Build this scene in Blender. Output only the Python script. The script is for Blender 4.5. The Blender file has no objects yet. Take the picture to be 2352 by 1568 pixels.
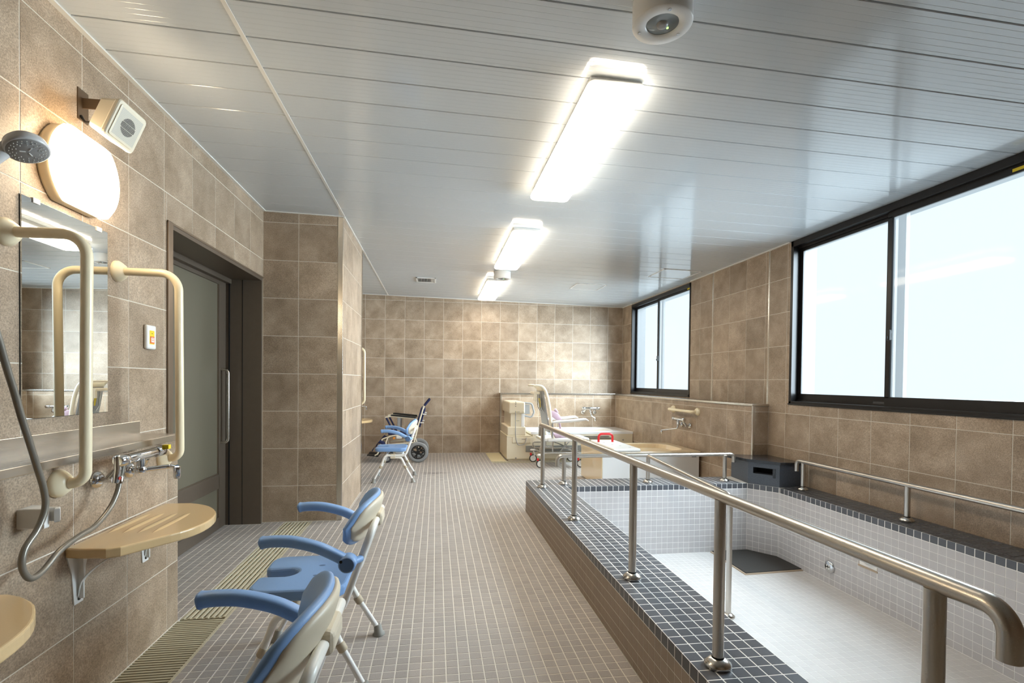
import bpy, bmesh, math, random
from mathutils import Vector as V, Matrix as M, Quaternion
random.seed(7)
scene = bpy.context.scene
C = scene.collection

# ------------------------------------------------------------------ camera
CAM_H, F_PX, CY = 1.1582, 1166.27, 893.35
YAW, PITCH, ROLL = 0.1487, -0.0152, 0.0109
fwd = V((math.sin(YAW)*math.cos(PITCH), math.cos(YAW)*math.cos(PITCH), math.sin(PITCH)))
r0 = V((math.cos(YAW), -math.sin(YAW), 0)); u0 = r0.cross(fwd)
rgt = r0*math.cos(ROLL)+u0*math.sin(ROLL); upv = -r0*math.sin(ROLL)+u0*math.cos(ROLL)
cam = bpy.data.cameras.new('camera'); co = bpy.data.objects.new('camera', cam); C.objects.link(co)
mw = M.Identity(4)
for i in range(3):
    mw[i][0] = rgt[i]; mw[i][1] = upv[i]; mw[i][2] = -fwd[i]
mw[2][3] = CAM_H
co.matrix_world = mw
cam.sensor_width = 36; cam.sensor_fit = 'HORIZONTAL'
cam.lens = 36*F_PX/2352; cam.shift_y = (CY-784)/2352; cam.clip_start = 0.02
scene.camera = co

# ------------------------------------------------------------------ world, light levels, exposure
WINDOW_L = 1.0          # radiance of the daylit frosted panes
WINDOW_C = (.505, .615, .685)   # pale daylight: sky seen through the glass and scattered in it
SUN_S, SUN_EL, SUN_AZ, SUN_SPREAD = 64.0, 25, 14, 100   # hazy high daylight, softened as it comes in
CEIL_L = 10.5            # ceiling fluorescent diffusers
CEIL_C = (1.0, 0.86, 0.68)
WALL_L = 16.0            # round wall lamp
WALL_C = (1.0, 0.80, 0.54)
w = bpy.data.worlds.new('world'); scene.world = w; w.use_nodes = True
bg = w.node_tree.nodes['Background']; bg.inputs[0].default_value = (*WINDOW_C, 1); bg.inputs[1].default_value = 1.0
sun = bpy.data.lights.new('daylight', 'SUN'); sun.energy = SUN_S; sun.color = (.74, .90, 1.0); sun.angle = math.radians(SUN_SPREAD)
so = bpy.data.objects.new('daylight', sun); C.objects.link(so); so.location = (8, 4, 6)
el, az = math.radians(SUN_EL), math.radians(SUN_AZ)
so.rotation_euler = V((-math.cos(el)*math.cos(az), math.cos(el)*math.sin(az), -math.sin(el))).to_track_quat('-Z', 'Y').to_euler()
vs = scene.view_settings
vs.view_transform = 'Standard'; vs.look = 'None'; vs.gamma = 1.0; vs.exposure = 0.78; vs.use_curve_mapping = False
scene.cycles.use_denoising = True
scene.cycles.max_bounces = 10; scene.cycles.diffuse_bounces = 5; scene.cycles.glossy_bounces = 5
scene.cycles.caustics_reflective = False; scene.cycles.caustics_refractive = False
scene.cycles.sample_clamp_indirect = 4.0

# ------------------------------------------------------------------ materials
def lin(c):
    return tuple(((x/255)/12.92 if x/255 <= .04045 else ((x/255+.055)/1.055)**2.4) for x in c)
MATS = {}
def mat(name, rgb, rough=.5, metal=0, spec=.5, coat=0, emit=None, estr=0, noise=0, nscale=20, bump=0, bscale=60, alpha_c=None, aniso=0):
    m = bpy.data.materials.new(name); m.use_nodes = True; nt = m.node_tree; b = nt.nodes['Principled BSDF']
    c = lin(rgb); b.inputs['Base Color'].default_value = (*c, 1); b.inputs['Roughness'].default_value = rough
    b.inputs['Metallic'].default_value = metal; b.inputs['Specular IOR Level'].default_value = spec
    b.inputs['Coat Weight'].default_value = coat; b.inputs['Coat Roughness'].default_value = .05
    b.inputs['Anisotropic'].default_value = aniso
    if emit: b.inputs['Emission Color'].default_value = (*emit, 1); b.inputs['Emission Strength'].default_value = estr
    if noise or bump:
        tc = nt.nodes.new('ShaderNodeTexCoord')
    if noise:
        n = nt.nodes.new('ShaderNodeTexNoise'); n.inputs['Scale'].default_value = nscale; n.inputs['Detail'].default_value = 4
        nt.links.new(tc.outputs['Object'], n.inputs['Vector'])
        mx = nt.nodes.new('ShaderNodeMix'); mx.data_type = 'RGBA'
        mx.inputs[6].default_value = (*[x*(1-noise) for x in c], 1); mx.inputs[7].default_value = (*[min(1, x*(1+noise)) for x in c], 1)
        nt.links.new(n.outputs['Fac'], mx.inputs[0]); nt.links.new(mx.outputs[2], b.inputs['Base Color'])
    if bump:
        n2 = nt.nodes.new('ShaderNodeTexNoise'); n2.inputs['Scale'].default_value = bscale; n2.inputs['Detail'].default_value = 3
        nt.links.new(tc.outputs['Object'], n2.inputs['Vector'])
        bp = nt.nodes.new('ShaderNodeBump'); bp.inputs['Strength'].default_value = bump; bp.inputs['Distance'].default_value = .002
        nt.links.new(n2.outputs['Fac'], bp.inputs['Height']); nt.links.new(bp.outputs['Normal'], b.inputs['Normal'])
    MATS[name] = m; return m

def rnd_node(nt):
    """a number per object and per joined piece"""
    oi = nt.nodes.new('ShaderNodeObjectInfo'); ge = nt.nodes.new('ShaderNodeNewGeometry')
    a = nt.nodes.new('ShaderNodeMath'); a.operation = 'ADD'
    nt.links.new(oi.outputs['Random'], a.inputs[0]); nt.links.new(ge.outputs['Random Per Island'], a.inputs[1])
    fr = nt.nodes.new('ShaderNodeMath'); fr.operation = 'FRACT'; nt.links.new(a.outputs[0], fr.inputs[0])
    return fr.outputs[0]
def ramp(nt, fac, stops):
    r = nt.nodes.new('ShaderNodeValToRGB'); e = r.color_ramp.elements
    e[0].position, e[0].color = stops[0][0], (*stops[0][1], 1); e[1].position, e[1].color = stops[-1][0], (*stops[-1][1], 1)
    for p, c in stops[1:-1]:
        x = e.new(p); x.color = (*c, 1)
    nt.links.new(fac, r.inputs[0]); return r.outputs[0]
def stone_tile(name, a, b_, c_, rough=.45):
    """mottled porcelain tile: clouds, fine grain, a tone of its own per tile"""
    m = bpy.data.materials.new(name); m.use_nodes = True; nt = m.node_tree; P = nt.nodes['Principled BSDF']; L = nt.links.new
    tc = nt.nodes.new('ShaderNodeTexCoord'); rn = rnd_node(nt)
    sc = nt.nodes.new('ShaderNodeMath'); sc.operation = 'MULTIPLY'; sc.inputs[1].default_value = 37.0; L(rn, sc.inputs[0])
    ad = nt.nodes.new('ShaderNodeVectorMath'); ad.operation = 'ADD'; L(tc.outputs['Object'], ad.inputs[0]); L(sc.outputs[0], ad.inputs[1])
    n1 = nt.nodes.new('ShaderNodeTexNoise'); n1.inputs['Scale'].default_value = 5.5; n1.inputs['Detail'].default_value = 5; n1.inputs['Roughness'].default_value = .6; n1.inputs['Distortion'].default_value = .15
    n2 = nt.nodes.new('ShaderNodeTexNoise'); n2.inputs['Scale'].default_value = 190; n2.inputs['Detail'].default_value = 3
    L(ad.outputs[0], n1.inputs['Vector']); L(ad.outputs[0], n2.inputs['Vector'])
    col = ramp(nt, n1.outputs['Fac'], [(.30, a), (.5, b_), (.72, c_)])
    g = nt.nodes.new('ShaderNodeMapRange'); g.inputs[1].default_value = .3; g.inputs[2].default_value = .7; g.inputs[3].default_value = .66; g.inputs[4].default_value = 1.34; L(n2.outputs['Fac'], g.inputs[0])
    t = nt.nodes.new('ShaderNodeMapRange'); t.inputs[3].default_value = .88; t.inputs[4].default_value = 1.12; L(rn, t.inputs[0])
    k = nt.nodes.new('ShaderNodeMath'); k.operation = 'MULTIPLY'; L(g.outputs[0], k.inputs[0]); L(t.outputs[0], k.inputs[1])
    vm = nt.nodes.new('ShaderNodeVectorMath'); vm.operation = 'SCALE'; L(col, vm.inputs[0]); L(k.outputs[0], vm.inputs['Scale'])
    L(vm.outputs[0], P.inputs['Base Color']); P.inputs['Roughness'].default_value = rough
    bp = nt.nodes.new('ShaderNodeBump'); bp.inputs['Strength'].default_value = .25; bp.inputs['Distance'].default_value = .001
    L(n2.outputs['Fac'], bp.inputs['Height']); L(bp.outputs['Normal'], P.inputs['Normal'])
    MATS[name] = m; return m
def plain_tile(name, rgb, var=.08, rough=.35, spec=.5, grain=0.0, dark_blot=None):
    m = bpy.data.materials.new(name); m.use_nodes = True; nt = m.node_tree; P = nt.nodes['Principled BSDF']; L = nt.links.new
    rn = rnd_node(nt); c = lin(rgb)
    t = nt.nodes.new('ShaderNodeMapRange'); t.inputs[3].default_value = 1-var; t.inputs[4].default_value = 1+var; L(rn, t.inputs[0])
    vm = nt.nodes.new('ShaderNodeVectorMath'); vm.operation = 'SCALE'; vm.inputs[0].default_value = c; L(t.outputs[0], vm.inputs['Scale'])
    out = vm.outputs[0]
    if grain:
        ge = nt.nodes.new('ShaderNodeNewGeometry'); n2 = nt.nodes.new('ShaderNodeTexNoise'); n2.inputs['Scale'].default_value = 260; n2.inputs['Detail'].default_value = 3
        L(ge.outputs['Position'], n2.inputs['Vector'])
        g = nt.nodes.new('ShaderNodeMapRange'); g.inputs[1].default_value = .3; g.inputs[2].default_value = .7; g.inputs[3].default_value = 1-grain; g.inputs[4].default_value = 1+grain; L(n2.outputs['Fac'], g.inputs[0])
        v2 = nt.nodes.new('ShaderNodeVectorMath'); v2.operation = 'SCALE'; L(out, v2.inputs[0]); L(g.outputs[0], v2.inputs['Scale']); out = v2.outputs[0]
        if dark_blot:      # darker blot on the floor tiles with a ragged outline
            sx, sy, rx, ry = dark_blot
            mp = nt.nodes.new('ShaderNodeMapping'); mp.vector_type = 'POINT'
            mp.inputs['Location'].default_value = (-sx/rx, -sy/ry, 0); mp.inputs['Scale'].default_value = (1/rx, 1/ry, 0)
            L(ge.outputs['Position'], mp.inputs['Vector'])
            ln = nt.nodes.new('ShaderNodeVectorMath'); ln.operation = 'LENGTH'; L(mp.outputs[0], ln.inputs[0])
            n3 = nt.nodes.new('ShaderNodeTexNoise'); n3.inputs['Scale'].default_value = 14; n3.inputs['Detail'].default_value = 6; L(ge.outputs['Position'], n3.inputs['Vector'])
            su = nt.nodes.new('ShaderNodeMath'); su.operation = 'MULTIPLY_ADD'; su.inputs[1].default_value = 1.6; L(n3.outputs['Fac'], su.inputs[0]); L(ln.outputs['Value'], su.inputs[2])
            mr = nt.nodes.new('ShaderNodeMapRange'); mr.inputs[1].default_value = .9; mr.inputs[2].default_value = 1.7; mr.inputs[3].default_value = .55; mr.inputs[4].default_value = 1; L(su.outputs[0], mr.inputs[0])
            v3 = nt.nodes.new('ShaderNodeVectorMath'); v3.operation = 'SCALE'; L(out, v3.inputs[0]); L(mr.outputs[0], v3.inputs['Scale']); out = v3.outputs[0]
    L(out, P.inputs['Base Color']); P.inputs['Roughness'].default_value = rough; P.inputs['Specular IOR Level'].default_value = spec
    MATS[name] = m; return m
def brushed(name, rgb, rough=.28, scale=(3, 300, 300)):
    m = mat(name, rgb, rough, 1); nt = m.node_tree; P = nt.nodes['Principled BSDF']; L = nt.links.new
    tc = nt.nodes.new('ShaderNodeTexCoord'); mp = nt.nodes.new('ShaderNodeMapping'); mp.inputs['Scale'].default_value = scale
    n = nt.nodes.new('ShaderNodeTexNoise'); n.inputs['Scale'].default_value = 1.0; n.inputs['Detail'].default_value = 2
    L(tc.outputs['Object'], mp.inputs[0]); L(mp.outputs[0], n.inputs['Vector'])
    mr = nt.nodes.new('ShaderNodeMapRange'); mr.inputs[3].default_value = rough*.75; mr.inputs[4].default_value = rough*1.3; L(n.outputs['Fac'], mr.inputs[0]); L(mr.outputs[0], P.inputs['Roughness'])
    return m

stone_tile('wall_stone', (.258, .186, .124), (.345, .257, .181), (.436, .338, .248))
plain_tile('floor_mosaic', (158, 151, 146), .07, .5, .4, .10, dark_blot=(-.02, 6.42, .26, .11))
plain_tile('rim_mosaic', (82, 84, 90), .12, .32, .5, .06)
plain_tile('side_mosaic', (158, 141, 124), .05, .5, .4, .05)
plain_tile('basin_mosaic', (190, 187, 188), .03, .3, .5, .02)
plain_tile('basin_floor_mosaic', (206, 203, 201), .03, .35, .5, .02)
mat('grout', (214, 207, 194), .9, spec=.2, noise=.06, nscale=90)
mat('floor_grout', (216, 210, 200), .9, spec=.2, noise=.08, nscale=60)
mat('pale_grout', (236, 234, 231), .9, spec=.2)
mat('side_grout', (178, 160, 140), .9, spec=.2)
mat('ceiling_panel', (200, 206, 210), .12, spec=.9)
mat('ceiling_void', (50, 50, 50), .9)
mat('white_trim', (222, 220, 214), .35)
brushed('stainless', (200, 195, 188), .24, (300, 3, 300))
brushed('rail_steel', (196, 189, 180), .30, (500, 500, 500))
mat('chrome', (215, 217, 220), .05, 1)
mat('bronze_frame', (104, 92, 80), .38, .35, noise=.06, nscale=30)
mat('bronze_light', (128, 112, 96), .35, .6)
mat('black_aluminium', (30, 28, 28), .32, .3)
mat('black_gasket', (14, 14, 15), .6)
mat('door_glass', (104, 98, 84), .32, spec=.5, noise=.05, nscale=4)
mat('cream_plastic', (240, 226, 194), .28, noise=.02, nscale=8)
mat('ivory_plastic', (232, 222, 200), .35)
mat('white_plastic', (228, 227, 224), .32)
mat('grey_plastic', (150, 150, 150), .4)
mat('grille_grey', (190, 188, 182), .5)
mat('dark_grey', (70, 70, 72), .5)
mat('black_plastic', (20, 20, 21), .45)
mat('shelf_resin', (214, 184, 138), .22, coat=.3, noise=.04, nscale=200)
mat('blue_pad', (128, 164, 212), .42, bump=.15, bscale=400)
mat('slate_blue', (78, 106, 146), .4)
mat('chair_tube', (236, 234, 228), .28)
mat('chair_leg_white', (232, 231, 228), .3)
mat('chair_shell', (214, 202, 180), .42)
mat('collar_beige', (186, 172, 148), .5)
mat('rubber_grey', (140, 138, 132), .6)
mat('navy_fabric', (24, 32, 74), .7, bump=.2, bscale=600)
mat('tyre_grey', (140, 142, 144), .75)
mat('orange_plastic', (230, 140, 40), .4)
mat('red_plastic', (222, 34, 40), .35)
mat('lilac_fabric', (196, 170, 186), .8, noise=.06, nscale=30)
mat('tub_beige', (226, 206, 172), .12, coat=.4)
mat('tub_white', (226, 226, 226), .22, coat=.2)
mat('machine_ivory', (226, 214, 190), .35)
mat('machine_white', (238, 238, 238), .2)
mat('granite', (44, 46, 50), .16, noise=.8, nscale=170)
mat('granite_rough', (72, 78, 88), .35, noise=.7, nscale=190)
mat('stone_mat', (58, 56, 54), .8, noise=.5, nscale=300)
mat('hollow', (4, 4, 5), .9)
mat('grate_resin', (188, 180, 156), .5, noise=.05, nscale=40)
mat('channel_dark', (26, 24, 20), .8)
mat('beige_mat', (206, 194, 158), .7, noise=.05, nscale=60)
mat('hose_grey', (132, 126, 116), .28, .35)
mat('shower_white', (222, 222, 222), .25)
mat('shower_face', (150, 148, 146), .35)
mat('label_yellow', (232, 206, 40), .5)
mat('label_white', (235, 235, 232), .5)
mat('print_dark', (60, 60, 64), .5)
mat('print_orange', (224, 110, 50), .5)
mat('red_mark', (190, 60, 50), .5)
mat('bracket_brown', (96, 78, 60), .4, .4)
mat('mirror_glass', (232, 236, 236), .0, 1)
mat('lens_clear', (120, 128, 130), .05, spec=.8)
mat('led_green', (60, 200, 60), .4, emit=(.4, 1, .2), estr=1.5)
mat('ceiling_diffuser', (245, 240, 230), .4, emit=CEIL_C, estr=CEIL_L)
mat('wall_diffuser', (245, 240, 230), .4, emit=WALL_C, estr=WALL_L)
def frosted(name):
    m = mat(name, (60, 66, 68), .05, spec=.5, emit=WINDOW_C, estr=WINDOW_L); nt = m.node_tree
    tr = nt.nodes.new('ShaderNodeBsdfTransparent'); mx = nt.nodes.new('ShaderNodeMixShader'); mx.inputs[0].default_value = .28
    out = nt.nodes['Material Output']; nt.links.new(tr.outputs[0], mx.inputs[1]); nt.links.new(nt.nodes['Principled BSDF'].outputs[0], mx.inputs[2]); nt.links.new(mx.outputs[0], out.inputs['Surface'])
frosted('frosted_pane')

# ------------------------------------------------------------------ mesh helpers
class MB:
    def __init__(s): s.v = []; s.f = []; s.sm = []
    def add(s, vs, fs, smooth=False):
        o = len(s.v); s.v += [tuple(v) for v in vs]; s.f += [tuple(i+o for i in f) for f in fs]; s.sm += [smooth]*len(fs); return s
    def bm(s, bm, mx=None, smooth=False):
        bm.verts.ensure_lookup_table(); bm.verts.index_update()
        s.add([(mx @ v.co if mx else v.co) for v in bm.verts], [[v.index for v in f.verts] for f in bm.faces], smooth); bm.free(); return s
    def box(s, lo, hi, bev=0, seg=2, mx=None):
        lo, hi = V(lo), V(hi); c = (lo+hi)/2; d = hi-lo
        if bev <= 0:
            vs = [V((x, y, z)) for x in (lo.x, hi.x) for y in (lo.y, hi.y) for z in (lo.z, hi.z)]
            if mx: vs = [mx @ v for v in vs]
            return s.add(vs, [(0, 1, 3, 2), (4, 6, 7, 5), (0, 4, 5, 1), (2, 3, 7, 6), (0, 2, 6, 4), (1, 5, 7, 3)])
        b = bmesh.new(); bmesh.ops.create_cube(b, size=1, matrix=M.Translation(c) @ M.Diagonal((*d, 1)))
        bmesh.ops.bevel(b, geom=b.edges[:], offset=min(bev, min(d)*.49), segments=seg, affect='EDGES', profile=.5)
        return s.bm(b, mx, False)
    def prism(s, poly, z0, z1, bev=0, seg=2, mx=None, vert_only=False):
        b = bmesh.new(); vs = [b.verts.new((p[0], p[1], z0)) for p in poly]; f = b.faces.new(vs)
        r = bmesh.ops.extrude_face_region(b, geom=[f]); tv = [g for g in r['geom'] if isinstance(g, bmesh.types.BMVert)]
        bmesh.ops.translate(b, verts=tv, vec=(0, 0, z1-z0)); bmesh.ops.recalc_face_normals(b, faces=b.faces[:])
        if bev:
            es = [e for e in b.edges if abs(e.verts[0].co.z-e.verts[1].co.z) < 1e-6] if not vert_only else [e for e in b.edges if abs(e.verts[0].co.z-e.verts[1].co.z) > 1e-6]
            bmesh.ops.bevel(b, geom=es, offset=bev, segments=seg, affect='EDGES', profile=.5)
        return s.bm(b, mx)
    def loft(s, secs, caps=True, smooth=True, closed=True):
        n = len(secs[0]); vs = [p for q in secs for p in q]; fs = []
        for i in range(len(secs)-1):
            for j in range(n if closed else n-1):
                k = (j+1) % n; fs.append((i*n+j, i*n+k, (i+1)*n+k, (i+1)*n+j))
        s.add(vs, fs, smooth)
        if caps:
            s.add(secs[0], [tuple(range(n))[::-1]]); s.add(secs[-1], [tuple(range(n))])
        return s
    def tube(s, pts, r, bend=0, n=12, caps=True, k=6):
        p = fillet([V(q) for q in pts], bend, k); rr = r if hasattr(r, '__len__') else None
        t0 = (p[1]-p[0]).normalized(); a = V((0, 0, 1)) if abs(t0.z) < .9 else V((1, 0, 0)); nx = t0.cross(a).normalized(); secs = []
        for i, q in enumerate(p):
            t = (p[min(i+1, len(p)-1)]-p[max(i-1, 0)]).normalized()
            nx = (nx-t*nx.dot(t)).normalized(); ny = t.cross(nx)
            ra = rr[i] if rr else r
            secs.append([q+(nx*math.cos(2*math.pi*j/n)+ny*math.sin(2*math.pi*j/n))*ra for j in range(n)])
        return s.loft(secs, caps)
    def lathe(s, prof, c=(0, 0, 0), axis=(0, 0, 1), n=20, caps=True, smooth=True):
        c = V(c); q = V((0, 0, 1)).rotation_difference(V(axis).normalized()); secs = []
        for r, z in prof:
            secs.append([c+q @ V((r*math.cos(2*math.pi*j/n), r*math.sin(2*math.pi*j/n), z)) for j in range(n)])
        return s.loft(secs, caps, smooth)
    def ell(s, path, nrm, rads, n=14, caps=True, p=2.0):
        """sweep an ellipse: path points, (side, up) frames, (ra, rb) radii"""
        secs = []
        for q, (a, b), (ra, rb) in zip(path, nrm, rads):
            sec = []
            for j in range(n):
                th = 2*math.pi*j/n; cx, sx = math.cos(th), math.sin(th)
                sec.append(V(q)+V(a)*ra*math.copysign(abs(cx)**(2/p), cx)+V(b)*rb*math.copysign(abs(sx)**(2/p), sx))
            secs.append(sec)
        return s.loft(secs, caps)
    def mesh(s, name, m=None):
        me = bpy.data.meshes.new(name); me.from_pydata(s.v, [], s.f)
        me.polygons.foreach_set('use_smooth', s.sm)
        if m: me.materials.append(MATS[m])
        me.update(); return me
def fillet(p, r, k=6):
    if r <= 0 or len(p) < 3: return p
    out = [p[0]]
    for i in range(1, len(p)-1):
        a, b, c = p[i-1], p[i], p[i+1]; d1 = (a-b); d2 = (c-b); l1, l2 = d1.length, d2.length; d1.normalize(); d2.normalize()
        ang = d1.angle(d2)
        if ang > math.pi-.02: out.append(b); continue
        t = min(r/math.tan(ang/2), l1*.49, l2*.49); rr = t*math.tan(ang/2)
        bis = (d1+d2).normalized(); cen = b+bis*(rr/math.sin(ang/2)); s0 = b+d1*t-cen; s1 = b+d2*t-cen
        tot = s0.angle(s1); ax = s0.cross(s1).normalized()
        for j in range(k+1): out.append(cen+Quaternion(ax, tot*j/k) @ s0)
    return out+[p[-1]]
def wm(o): return ((wm(o.parent) @ o.matrix_parent_inverse) if o.parent else M.Identity(4)) @ o.matrix_basis
def link(name, data, parent=None, mx=None, local=False):
    o = bpy.data.objects.new(name, data); C.objects.link(o)
    if mx is not None: o.matrix_basis = mx
    if parent is not None:
        o.parent = parent
        if not local: o.matrix_parent_inverse = wm(parent).inverted()
    return o
def part(name, mb, m, parent=None, label=None, kind=None):
    o = link(name, mb.mesh(name, m), parent)
    if label: o['label'] = label
    if kind: o['kind'] = kind
    return o
def tag(o, label, cat, group=None):
    o['label'] = label; o['category'] = cat
    if group: o['group'] = group
    return o
def thing(name, label, cat, loc=(0, 0, 0), group=None):
    o = link(name, None, None, M.Translation(loc)); o.empty_display_size = .1; return tag(o, label, cat, group)
def struct(o, label=None, cat=None):
    o['kind'] = 'structure'
    if label: o['label'] = label
    if cat: o['category'] = cat
    return o
def copy_tree(o, parent=None, mx=None):
    c = o.copy(); C.objects.link(c); c.parent = parent
    if mx is not None: c.matrix_basis = mx
    for ch in o.children: copy_tree(ch, c)
    return c

# tile grids ---------------------------------------------------------------
TM = {}
def tile_data(w, h, t, m, ins=.0012):
    ins = min(ins, t*.6); key = (round(w, 4), round(h, 4), t, m)
    if key not in TM:
        a, b = w/2, h/2; mb = MB()
        vs = [(-a, -b, 0), (a, -b, 0), (a, b, 0), (-a, b, 0), (-a, -b, t-ins), (a, -b, t-ins), (a, b, t-ins), (-a, b, t-ins),
              (-a+ins, -b+ins, t), (a-ins, -b+ins, t), (a-ins, b-ins, t), (-a+ins, b-ins, t)]
        fs = [(8, 9, 10, 11)]
        for i in range(4):
            j = (i+1) % 4; fs += [(i, j, j+4, i+4), (i+4, j+4, j+8, i+8)]
        mb.add(vs, fs); TM[key] = mb.mesh('tile', m)
    return TM[key]
def subtract(rects, hole):
    out = []; a0, a1, b0, b1 = hole
    for (u0, u1, v0, v1) in rects:
        if a0 >= u1 or a1 <= u0 or b0 >= v1 or b1 <= v0: out.append((u0, u1, v0, v1)); continue
        if a0 > u0: out.append((u0, a0, v0, v1))
        if a1 < u1: out.append((a1, u1, v0, v1))
        m0, m1 = max(u0, a0), min(u1, a1)
        if b0 > v0: out.append((m0, m1, v0, b0))
        if b1 < v1: out.append((m0, m1, b1, v1))
    return out
def lines(a, b, phase, pitch):
    k = math.ceil((a-phase)/pitch-1e-6); L_ = [a]
    while phase+k*pitch < b-1e-6:
        x = phase+k*pitch
        if x > a+1e-6: L_.append(x)
        k += 1
    return L_+[b]
def frame_m(o, u, v):
    u, v = V(u).normalized(), V(v).normalized(); n = u.cross(v); m = M.Identity(4)
    for i in range(3): m[i][0] = u[i]; m[i][1] = v[i]; m[i][2] = n[i]; m[i][3] = o[i]
    return m
def cells(ul, vl, holes=(), gap=.0042, mn=.008):
    out = []
    for i in range(len(ul)-1):
        for j in range(len(vl)-1):
            rs = [(ul[i], ul[i+1], vl[j], vl[j+1])]
            for h_ in holes: rs = subtract(rs, h_)
            for (a, b, c, d) in rs:
                if b-a > mn and d-c > mn: out.append((a+gap/2, b-gap/2, c+gap/2, d-gap/2))
    return out
def in_view(p):
    d = p-V((0, 0, CAM_H)); z = d.dot(fwd)
    if z < .05: return 0
    x = 1176+F_PX*d.dot(rgt)/z; y = CY-F_PX*d.dot(upv)/z
    return F_PX/z if -10 < x < 2362 and -10 < y < 1578 else 0
def lay(parent, name, m, grids, t=.004, limit=None, rest='rest'):
    """grids: (frame, cell list). Each tile an object; past the limit the smallest in the picture are joined"""
    items = []
    for fm, cl in grids:
        n = fm.col[2].xyz
        for c in cl:
            p = fm @ V(((c[0]+c[1])/2, (c[2]+c[3])/2, 0)); vd = (V((0, 0, CAM_H))-p)
            face = max(0.02, vd.normalized().dot(n)); s_ = in_view(p)
            items.append((s_*s_*face*(c[1]-c[0])*(c[3]-c[2]), fm, c))
    items.sort(key=lambda q: -q[0])
    cut = len(items) if limit is None else limit
    for sz, fm, c in items[:cut]:
        me = tile_data(c[1]-c[0], c[3]-c[2], t, m)
        o = bpy.data.objects.new(name, me); C.objects.link(o); o.parent = parent
        mx = fm @ M.Translation(((c[0]+c[1])/2, (c[2]+c[3])/2, 0))
        o.matrix_parent_inverse = PINV.setdefault(parent.name, wm(parent).inverted()); o.matrix_basis = mx
    if items[cut:]:
        mb = MB()
        for sz, fm, c in items[cut:]:
            i = .0008; q = [fm @ V((x, y, z)) for (x, y, z) in ((c[0], c[2], 0), (c[1], c[2], 0), (c[1], c[3], 0), (c[0], c[3], 0), (c[0]+i, c[2]+i, t), (c[1]-i, c[2]+i, t), (c[1]-i, c[3]-i, t), (c[0]+i, c[3]-i, t))]
            mb.add(q, [(4, 5, 6, 7), (0, 1, 5, 4), (1, 2, 6, 5), (2, 3, 7, 6), (3, 0, 4, 7)])
        part(rest, mb, m, parent, kind='stuff')
PINV = {}

# ================================================================== SETTING
XL, XM, XR, YF, YB, YR = -1.377, -1.209, 3.0985, 4.33, 8.189, -1.6
PX1, PY1 = -.762, 5.41                    # pier corner
P, Z0 = .303, .292
TT = .0012
def zc(x): return 2.4745-.0186*x
rows = lambda a, b: lines(a, b, Z0, P)

# pool footprint (used by the floor too)
PO = (.80, XR, .55, 4.45); PI = (1.10, 2.895, .87, 4.13); RIM, PF = .28, -.32

# floor ----------------------------------------------------------------
floor_holes = [PO, (-1.207, -.998, .5, 4.33), (.80, 2.90, 7.13, 7.262)]
mb = MB()
rs = [(-1.70, XR+.1, YR, YB+.1)]
for h_ in floor_holes: rs = subtract(rs, h_)
for (a, b, c, d) in rs: mb.box((a, c, -.10), (b, d, -.0015))
floor = struct(part('floor', mb, 'floor_grout'))
g = cells(lines(-1.66, 2.94, .80, .05), lines(.35, 8.05+.139, .80, .05), floor_holes+[(-1.66, XM, .35, 2.615), (-1.66, XL, .35, 2.9), (XL, PX1, YF, PY1), (-1.66, XL, 4.28, 8.2), (XL, XM, 5.41, 8.2), (1.0, 2.94, 8.04, 8.2), (1.03, 2.93, 7.3, 8.04)], .005)
lay(floor, 'floor_tile', 'floor_mosaic', [(frame_m((0, 0, -.0015), (1, 0, 0), (0, 1, 0)), g)], .0010, 300, 'floor_tiles')
mb = MB(); mb.box((-1.207, .5, -.09), (-.998, 4.33, -.08)); mb.box((.80, 7.13, -.09), (2.90, 7.262, -.08))
part('channel_bed', mb, 'channel_dark', floor)
mb = MB(); mb.box((-.998, .5, -.02), (-.986, 4.33, .001)); part('channel_edge', mb, 'grate_resin', floor)

# ceiling ----------------------------------------------------------------
mb = MB(); a = [V((x, y, zc(x)+dz)) for x in (XL-.12, XR+.12) for y in (YR-.1, YB+.1) for dz in (.012, .10)]
mb.add(a, [(0, 1, 3, 2), (4, 6, 7, 5), (0, 4, 5, 1), (2, 3, 7, 6), (0, 2, 6, 4), (1, 5, 7, 3)])
ceiling = struct(part('ceiling', mb, 'ceiling_void'))
def plank_mesh(L_):
    W = .1945; prof = [(0, .010), (0, .0022), (.0018, 0)]
    for k in range(6):
        y = .024+k*.030; prof += [(y-.0016, 0), (y, .0005), (y+.0016, 0)]
    prof += [(W-.0018, 0), (W, .0022), (W, .010)]
    mb = MB(); secs = [[V((x, y, z)) for y, z in prof] for x in (0, L_)]
    n = len(prof); mb.add([p for s_ in secs for p in s_], [(j+1, j, n+j, n+j+1) for j in range(n-1)]); return mb.mesh('plank', 'ceiling_panel')
pm = [plank_mesh(-.757-XL), plank_mesh(XR+.747)]
sl = math.atan(.0186)
y = 2.113-.2*19
while y < YB:
    for me, x0 in zip(pm, (XL, -.747)):
        yy = y+.02+.0*x0
        link('ceiling_plank', me, ceiling, M.Translation((x0, yy, zc(x0))) @ M.Rotation(sl, 4, 'Y'))
    y += .2
def slope_strip(x0, x1, y0, y1, drop, th=.004):
    mb = MB(); a = [V((x, yy, zc(x)-drop+dz)) for x in (x0, x1) for yy in (y0, y1) for dz in (0, th+drop)]
    return mb.add(a, [(0, 1, 3, 2), (4, 6, 7, 5), (0, 4, 5, 1), (2, 3, 7, 6), (0, 2, 6, 4), (1, 5, 7, 3)])
tn = [0]
def trim(mb, m, label=None):
    tn[0] += 1; return struct(part('trim_%d' % tn[0], mb, m))
trim(slope_strip(-.762, -.745, YR, YB, .0025), 'white_trim')
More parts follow.
